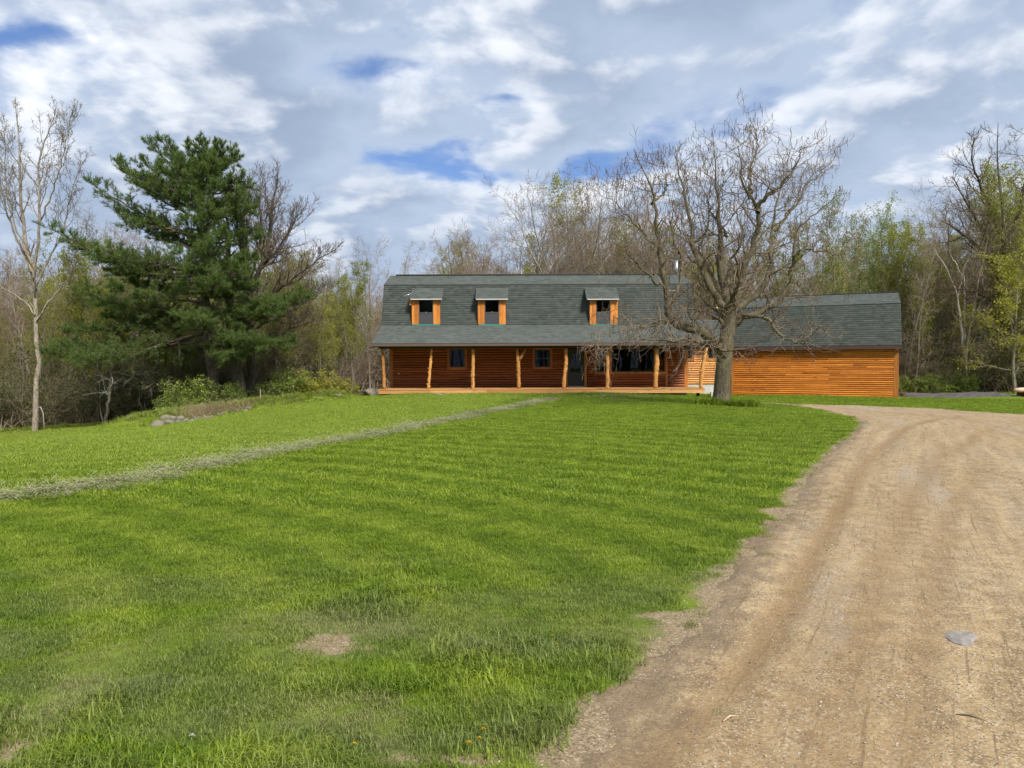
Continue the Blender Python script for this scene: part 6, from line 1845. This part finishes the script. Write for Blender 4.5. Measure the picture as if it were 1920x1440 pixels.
# ================================================================== SMALL THINGS
def stone_mat(name, c1, c2, sc=5.0):
    m, t, p = newmat(name)
    tc = t.n('ShaderNodeTexCoord').outputs['Object']
    rnd = t.n('ShaderNodeObjectInfo').outputs['Random']
    a = t.noise(tc, sc, 6, 0.7); b = t.noise(tc, sc * 7, 4, 0.7)
    c = t.mix(t.ss(a, .3, .7), c1, c2)
    c = t.mix(t.m('MULTIPLY', t.ss(b, .55, .75), .5), c, tuple(x * .45 for x in c1))
    c = t.mix(1.0, c, t.mix(rnd, (.72, .7, .68), (1.2, 1.15, 1.1)), 'MULTIPLY')
    t.set(p, 'Base Color', c); p.inputs['Roughness'].default_value = .9
    t.set(p, 'Normal', t.bump(t.m('ADD', a, t.m('MULTIPLY', b, .4)), .5, .03))
    return m
M_STONE = stone_mat('field stone', (.13, .115, .092), (.28, .25, .20))
M_FLAG = stone_mat('pale flat stone', (.18, .165, .15), (.29, .27, .25), 9)
M_BANKD = stone_mat('dark asphalt millings', (.06, .058, .055), (.115, .11, .10), 2.5)
def rock(seed, flat=.7, sub=3, angular=.22):
    bm = bmesh.new()
    bmesh.ops.create_icosphere(bm, subdivisions=sub, radius=1.0)
    gg = np.random.default_rng(seed)
    dirs = nrm(gg.normal(0, 1, (9, 3))); offs = gg.uniform(.62, .95, 9)
    for v in bm.verts:
        c = np.array(v.co)
        for d, o in zip(dirs, offs):
            k = c @ d
            if k > o: c = c - d * (k - o) * .85
        c = c * (1 + angular * .25 * math.sin(c[0] * 3 + seed) * math.cos(c[1] * 4 + seed))
        c[2] *= flat
        v.co = c
    for f in bm.faces: f.smooth = True
    me = bpy.data.meshes.new('rock'); bm.to_mesh(me); bm.free(); me.materials.append(M_STONE)
    return me
RK = [rock(i, .6 + .06 * i) for i in range(5)]
g = np.random.default_rng(31)
def put_rock(name, px, py, r, label, cat='stone', group=None, i=None, Y=None, sc=(1, 1, 1), up=.35):
    q = hit(px, py)
    o = link(name, RK[int(g.integers(0, 5)) if i is None else i], None, (q[0], q[1], q[2] + r * (up - (.2 if group else 0)) * sc[2]))
    o.scale = (r * sc[0], r * sc[1], r * sc[2]); o.rotation_euler = (g.uniform(-.2, .2), g.uniform(-.2, .2), g.uniform(0, 6.28))
    tag(o, label, cat, group)
    return o
# stones along the foot of the bank; the first few stand out
NAMED = [(296, 799, .24, 'large pale stone at the lower left tip of the stony bank'), (309, 787, .21, 'rounded stone resting upper left on the stony bank'), (323, 787, .19, 'flat topped stone second from left on the stony bank'),
         (318, 795, .22, 'grey stone in the lower row at left of stony bank'), (337, 787, .20, 'pinkish stone in the middle of the stony bank left cluster'), (334, 793, .14, 'small stone below the pinkish stone on the bank')]
for px, py, r, lb in NAMED: put_rock('field_stone', px, py, r, lb, group='field stones along the bank')
for k, px in enumerate(np.linspace(345, 470, 26)):
    py = np.interp(px, [345, 400, 440, 470], [791, 780, 772, 766]) + g.normal(0, 1.8)
    put_rock('field_stone', px, py, g.uniform(.07, .15), 'small field stone half hidden in grass along the foot of the bank', group='small field stones along the foot of the bank')
o = put_rock('boulder', 702, 741, .62, 'large pale boulder beside the left end of the porch deck', 'boulder', i=1, sc=(1.25, .8, .75), up=.2)
put_rock('field_stone', 634, 743.5, .2, 'pale stone at the lawn edge left of the porch', sc=(1.3, .9, .7))
put_rock('field_stone', 828, 741.5, .2, 'flat pale stone under the front edge of the porch deck', sc=(2.2, .8, .45), up=.1)
# loose soil and dry stalks over the bank
m, t, p = newmat('dry stalks'); tone = t.n('ShaderNodeAttribute', attribute_name='tone').outputs['Fac']
t.set(p, 'Base Color', t.mix(tone, (.17, .12, .06), (.38, .30, .16))); p.inputs['Roughness'].default_value = .9
def stalks(seed, h=.4, n=40, rad=.25, col=None):
    gg = np.random.default_rng(seed); A = Acc()
    P = np.column_stack([gg.normal(0, rad, (n, 2)), np.zeros(n)]); D = np.column_stack([gg.normal(0, .7, (n, 2)), np.ones(n)])
    pp, rr = grow(gg, P, D, h * (.4 + .9 * gg.random(n)), np.full(n, .006), 4, .25, -.12, .5)
    V, Q = tubes(pp, rr, 3); A.q(V, Q, np.repeat(gg.random(n), 15))
    return A.mesh('stalks', col or m)
SV = [stalks(i) for i in range(3)]
px = np.concatenate([g.normal(388, 20, 34), g.uniform(345, 470, 26)]); py = np.interp(px, [330, 400, 440, 480], [786, 772, 764, 758]) + g.normal(0, 4, len(px))
PTS = np.array([hit(a, b) for a, b in zip(px, py)]); n = len(PTS)
scatter('dry_stalks', SV, PTS, .7 + .7 * g.random(n), g.random(n) * 6.28, (np.zeros(n), np.zeros(n)), g.integers(0, 3, n), {})
# rough unmown grass on the bank, round the catalpa and along the edge of the woods
TG = [clump(40 + i, 60, .14, .14, .34, .010, .8) for i in range(3)] + [clump(50 + i, 70, .2, .10, .26, .012, 1.0) for i in range(2)]
P_ = []
for _ in range(1300):
    k = g.integers(0, 3); (x0, y0), (x1, y1) = BANK[k], BANK[k + 1]; u = g.random()
    P_.append((x0 + (x1 - x0) * u + g.normal(-.1, .65), y0 + (y1 - y0) * u + g.normal(.3, .65)))
for _ in range(700):
    x = g.uniform(-30, -8.5); y = 37.6 + abs(g.normal(0, 1.1))
    P_.append((x, y))
for _ in range(160):
    a = g.random() * 6.28; r = .42 + abs(g.normal(0, .16)) + .35 * max(0, math.cos(a - .3)) ** 3
    P_.append((TB[0] + r * math.cos(a) * 1.15, TB[1] + r * math.sin(a)))
for _ in range(260):
    x = g.uniform(DL, DR); P_.append((x, YD + g.normal(.08, .05)))
P_ = np.array(P_); n = len(P_)
isd = np.arange(n)
scl = np.where(isd >= n - 260, .38, np.where(isd >= n - 420, 1.15, np.where(isd < 1300, .8, .8))) * (.7 + .6 * g.random(n))
scatter('tall_grass', TG, np.column_stack([P_, H(P_[:, 0], P_[:, 1])]), scl, g.random(n) * 6.28, (g.normal(0, .15, n), g.normal(0, .15, n)), g.integers(0, 5, n),
        {'tint': np.clip(.35 + .2 * g.normal(0, 1, n), 0, 1), 'dry': np.where(isd < 1300, .25 + .4 * g.random(n), .12 * g.random(n))})
# wooden stake
q = hit(488, 752)
tag(link('wooden_stake', MB().bar((0, 0, -.2), (.02, 0, .55), .035, .035).mesh('wooden_stake', plain('weathered stake', (.34, .27, .19), .9)), None, q), 'thin upright wooden stake in the bank right of the bare fan tree', 'stake')
# dark bank of asphalt millings and pale stacked timber on the right
a = np.array([at(px, py, Y) for px, py, Y in ((1688, 752, 40.5), (1760, 757, 40.2), (1830, 759, 40.0), (1904, 762, 39.6))])
V, F = [], []
prof = [(-.75, -.15), (-.55, .07), (-.2, .19), (.25, .22), (.7, .19), (1.3, -.15)]
N_ = 28
for i in range(N_):
    t_ = i / (N_ - 1); c = np.array([np.interp(t_, np.linspace(0, 1, 4), a[:, k]) for k in range(3)]); zb = float(H(c[0], c[1]))
    e = min(1, 6 * t_ + .9, 5 * (1 - t_) + .25)
    for dy, dz in prof: V.append((c[0] + g.normal(0, .04), c[1] + dy + g.normal(0, .05), zb + (dz * (1.0 if dz < 0 else e * 1.05) + g.normal(0, .018))))
for i in range(N_ - 1):
    for j in range(5): F.append((i * 6 + j, (i + 1) * 6 + j, (i + 1) * 6 + j + 1, i * 6 + j + 1))
F += [tuple(range(6)), tuple((N_ - 1) * 6 + j for j in range(5, -1, -1))]
b = MB(); b.add(V, F, True)
o = b.build('asphalt_bank', M_BANKD); tag(o, 'low dark grey bank of asphalt millings right of the garage', 'bank')
q = at(1902, 751, 39.0); zb = float(H(q[0], q[1]))
lg = empty('log_pile', (q[0], q[1], zb))
tag(lg, 'pale peeled log lying on dark bearers at the far right edge', 'log')
M_PALELOG = wood_mat('peeled pale log', (.50, .36, .24), (.72, .56, .40), (.25, .14, .08), 'x', .8, .2)
link('log', MB().tube([(0, 0, .36), (.3, 0, .37), (1.6, .1, .37), (3.2, .2, .36)], [.10, .135, .135, .13], 12).mesh('log', M_PALELOG), lg)
for x in (.5, 2.4): link('bearer', MB().box(x, x + .2, -.35, .55, 0, .225).mesh('bearer', M_BACK), lg)
# flat stone bedded in the drive
q = hit(1803, 1196)
out = [(-.115, -.06), (-.10, -.10), (-.05, -.115), (.0, -.09), (.045, -.05), (.075, -.035), (.125, .03), (.15, .075), (.08, .07), (.02, .085), (-.05, .075), (-.095, .01)]
n = len(out); b = MB()
b.add([(x, y, -.05) for x, y in out] + [(x * 1.0, y * 1.0, 0.006 + .004 * math.sin(i * 1.7)) for i, (x, y) in enumerate(out)] + [(x * .8 - .0, y * .75, .013 + .003 * math.sin(i * 2.3)) for i, (x, y) in enumerate(out)] + [(-.02, -.01, .016)],
      [(i, (i + 1) % n, n + (i + 1) % n, n + i) for i in range(n)] + [(n + i, n + (i + 1) % n, 2 * n + (i + 1) % n, 2 * n + i) for i in range(n)] + [(2 * n + i, 2 * n + (i + 1) % n, 3 * n) for i in range(n)])
o = link('flat_stone', b.mesh('flat_stone', M_FLAG), None, (q[0], q[1], q[2] - .002)); o.rotation_euler = (.02, .03, .22)
tag(o, 'pale grey flat stone bedded in the gravel drive', 'stone')
# twigs and dead stems lying on the drive
M_DSTICK = plain('weathered stick', (.13, .10, .07), .9)
for k, (px, py, l, a_, lb) in enumerate(((1822, 1351, .12, -.6, 'dark curved stick on the drive near the lower right corner'), (1370, 1352, .09, .5, 'pale straw stem on the left wheel track of the drive'))):
    q = hit(px, py); cx, sx_ = math.cos(a_) * l / 2, math.sin(a_) * l / 2
    o = link('stick', MB().tube([(-cx, -sx_, .006), (0, .012, .012), (cx, sx_, .006)], [.0025, .0038, .002], 6).mesh('stick', M_DSTICK if k == 0 else M_PALELOG), None, q + np.array([0, 0, .006]))
    tag(o, lb, 'stick')

# dandelions and clover
mY = plain('dandelion yellow', (.82, .62, .015), .6); mG = plain('flower stem green', (.13, .22, .05), .6); mW = plain('clover white', (.75, .73, .66), .7)
def flower(seed, r=.017, h=.05, mat=mY):
    gg = np.random.default_rng(seed); b = MB()
    for ring, (rr, nn, zz_) in enumerate(((r, 16, .0), (r * .7, 12, .004), (r * .35, 8, .007))):
        for i in range(nn):
            a = 6.283 * (i + .5 * ring) / nn + gg.normal(0, .08); w = .0026
            c, s_ = math.cos(a), math.sin(a)
            b.add([(-s_ * w, c * w, h + zz_), (s_ * w, -c * w, h + zz_), (c * rr + s_ * w, s_ * rr - c * w, h + zz_ + .004), (c * rr - s_ * w, s_ * rr + c * w, h + zz_ + .004)], [(0, 1, 2, 3)])
    return b.mesh('petals', mat)
FL = [('dandelion', 1037, 1213, .019, .055, 'yellow dandelion alone in the middle of the lower lawn'), ('dandelion', 876, 1420, .018, .05, 'yellow dandelion lowest of the three at the lawn edge'), ('dandelion', 896, 1406, .014, .04, 'small half open dandelion between the other two at the lawn edge'), ('dandelion', 910, 1396, .021, .055, 'largest yellow dandelion, topmost of three at the lawn edge'),
      ('dandelion', 662, 1420, .015, .045, 'small orange yellow dandelion at the bottom edge of lawn, left of three'), ('dandelion', 886, 1333, .012, .04, 'tiny yellow dandelion deep in the grass above three others'), ('dandelion', 1043, 1220, .009, .03, 'tiny yellow bud right below the lone dandelion'), ('dandelion', 1047, 1094, .012, .045, 'faint yellow dandelion farthest right in the middle lawn'), ('dandelion', 286, 1072, .013, .04, 'small pale yellow dandelion in the left middle of the lawn'),
      ('clover', 353, 1403, .014, .045, 'white clover flower near the bottom left of the lawn'), ('clover', 566, 1038, .012, .04, 'tiny white clover flower in the middle of the lawn')]
for k, (nm, px, py, r, h, lb) in enumerate(FL):
    q = hit(px, py); o = empty(nm, q); tag(o, lb, 'flower', 'flowers in the lawn')
    o.rotation_euler = (-.45, g.normal(0, .15), 0)
    link('petals', flower(k, r, h, mY if nm == 'dandelion' else mW), o)
    link('stem', MB().tube([(0, 0, -.01), (.002, .001, h * .5), (0, 0, h)], [.0018, .0016, .0016], 5).mesh('stem', mG), o)

# roofer beyond the ridge of the link, seen through the fork of the catalpa
def skin_body(name, J, E_, rad, mat, lvl=1):
    me = bpy.data.meshes.new(name); me.from_pydata(J, E_, [])
    o = bpy.data.objects.new(name, me); COL.objects.link(o)
    sk = o.modifiers.new('skin', 'SKIN'); sk.use_smooth_shade = True
    for i, r in enumerate(rad): me.skin_vertices[0].data[i].radius = (r, r * .85)
    me.skin_vertices[0].data[0].use_root = True
    o.modifiers.new('sub', 'SUBSURF').levels = lvl; o.modifiers['sub'].render_levels = lvl
    me.materials.append(mat)
    dg = bpy.context.evaluated_depsgraph_get()
    nm = bpy.data.meshes.new_from_object(o.evaluated_get(dg))
    bpy.data.objects.remove(o)
    nm.materials.clear(); nm.materials.append(mat)
    return nm
YPn = YK + 2.35
q = at(1341, 600, YPn)
per = empty('person', (q[0], q[1], q[2] - .26), .3)
tag(per, 'person in navy jacket and yellow cap crouching on link roof behind the catalpa', 'person')
J = [(0, 0, .30), (0, -.02, .48), (0, -.06, .66), (0, -.08, .76), (0, -.10, .84),
     (-.19, -.06, .68), (-.30, -.16, .48), (-.22, -.36, .42), (.19, -.06, .68), (.29, -.18, .48), (.18, -.38, .44),
     (-.12, -.02, .28), (-.18, -.36, .40), (-.17, -.22, .06), (-.17, -.34, .0), (.12, -.02, .28), (.18, -.36, .40), (.17, -.22, .06), (.17, -.34, .0)]
E_ = [(0, 1), (1, 2), (2, 3), (3, 4), (2, 5), (5, 6), (6, 7), (2, 8), (8, 9), (9, 10), (0, 11), (11, 12), (12, 13), (13, 14), (0, 15), (15, 16), (16, 17), (17, 18)]
rad = [.15, .155, .16, .07, .06, .075, .055, .045, .075, .055, .045, .11, .075, .06, .05, .11, .075, .06, .05]
M_NAVY = plain('navy work jacket', (.018, .024, .05), .8)
link('body', skin_body('body', J, E_, rad, M_NAVY), per)
M_SKIN = plain('skin', (.42, .25, .17), .6)
b = MB().sphere((0, -.11, .93), .105, 12, 9, (.85, 1, 1.15))
b.sphere((0, -.215, .92), .018, 6, 4, (.8, 1, 1.2))
b.sphere((-.09, -.10, .93), .025, 6, 4, (.5, .8, 1.3)).sphere((.09, -.10, .93), .025, 6, 4, (.5, .8, 1.3))
hd = link('head', b.mesh('head', M_SKIN), per)
b = MB().tube([(0, -.11, .965), (0, -.11, 1.03), (0, -.11, 1.07), (0, -.11, 1.085)], [.118, .108, .07, .01], 14).tube([(0, -.12, .962), (0, -.12, .972)], [.15, .145], 14)
link('cap', b.mesh('cap', plain('yellow cap', (.78, .62, .08), .5)), per)
for sx_ in (-1, 1):
    b = MB(); hx_, hy_, hz_ = (-.22, -.36, .42) if sx_ < 0 else (.18, -.38, .44)
    b.sphere((hx_, hy_ - .04, hz_), .042, 8, 5, (1, 1.2, .6))
    for f in range(4):
        x_ = hx_ - .03 + .02 * f; l = (.055, .07, .066, .05)[f]
        b.tube([(x_, hy_ - .07, hz_), (x_, hy_ - .07 - l * .6, hz_ - .008), (x_, hy_ - .07 - l, hz_ - .03)], [.010, .009, .007], 6)
    b.tube([(hx_ + .035 * -sx_, hy_ - .03, hz_), (hx_ + .06 * -sx_, hy_ - .06, hz_ - .005), (hx_ + .06 * -sx_, hy_ - .085, hz_ - .015)], [.012, .010, .008], 6)
    link('hand', b.mesh('hand', M_SKIN), per)
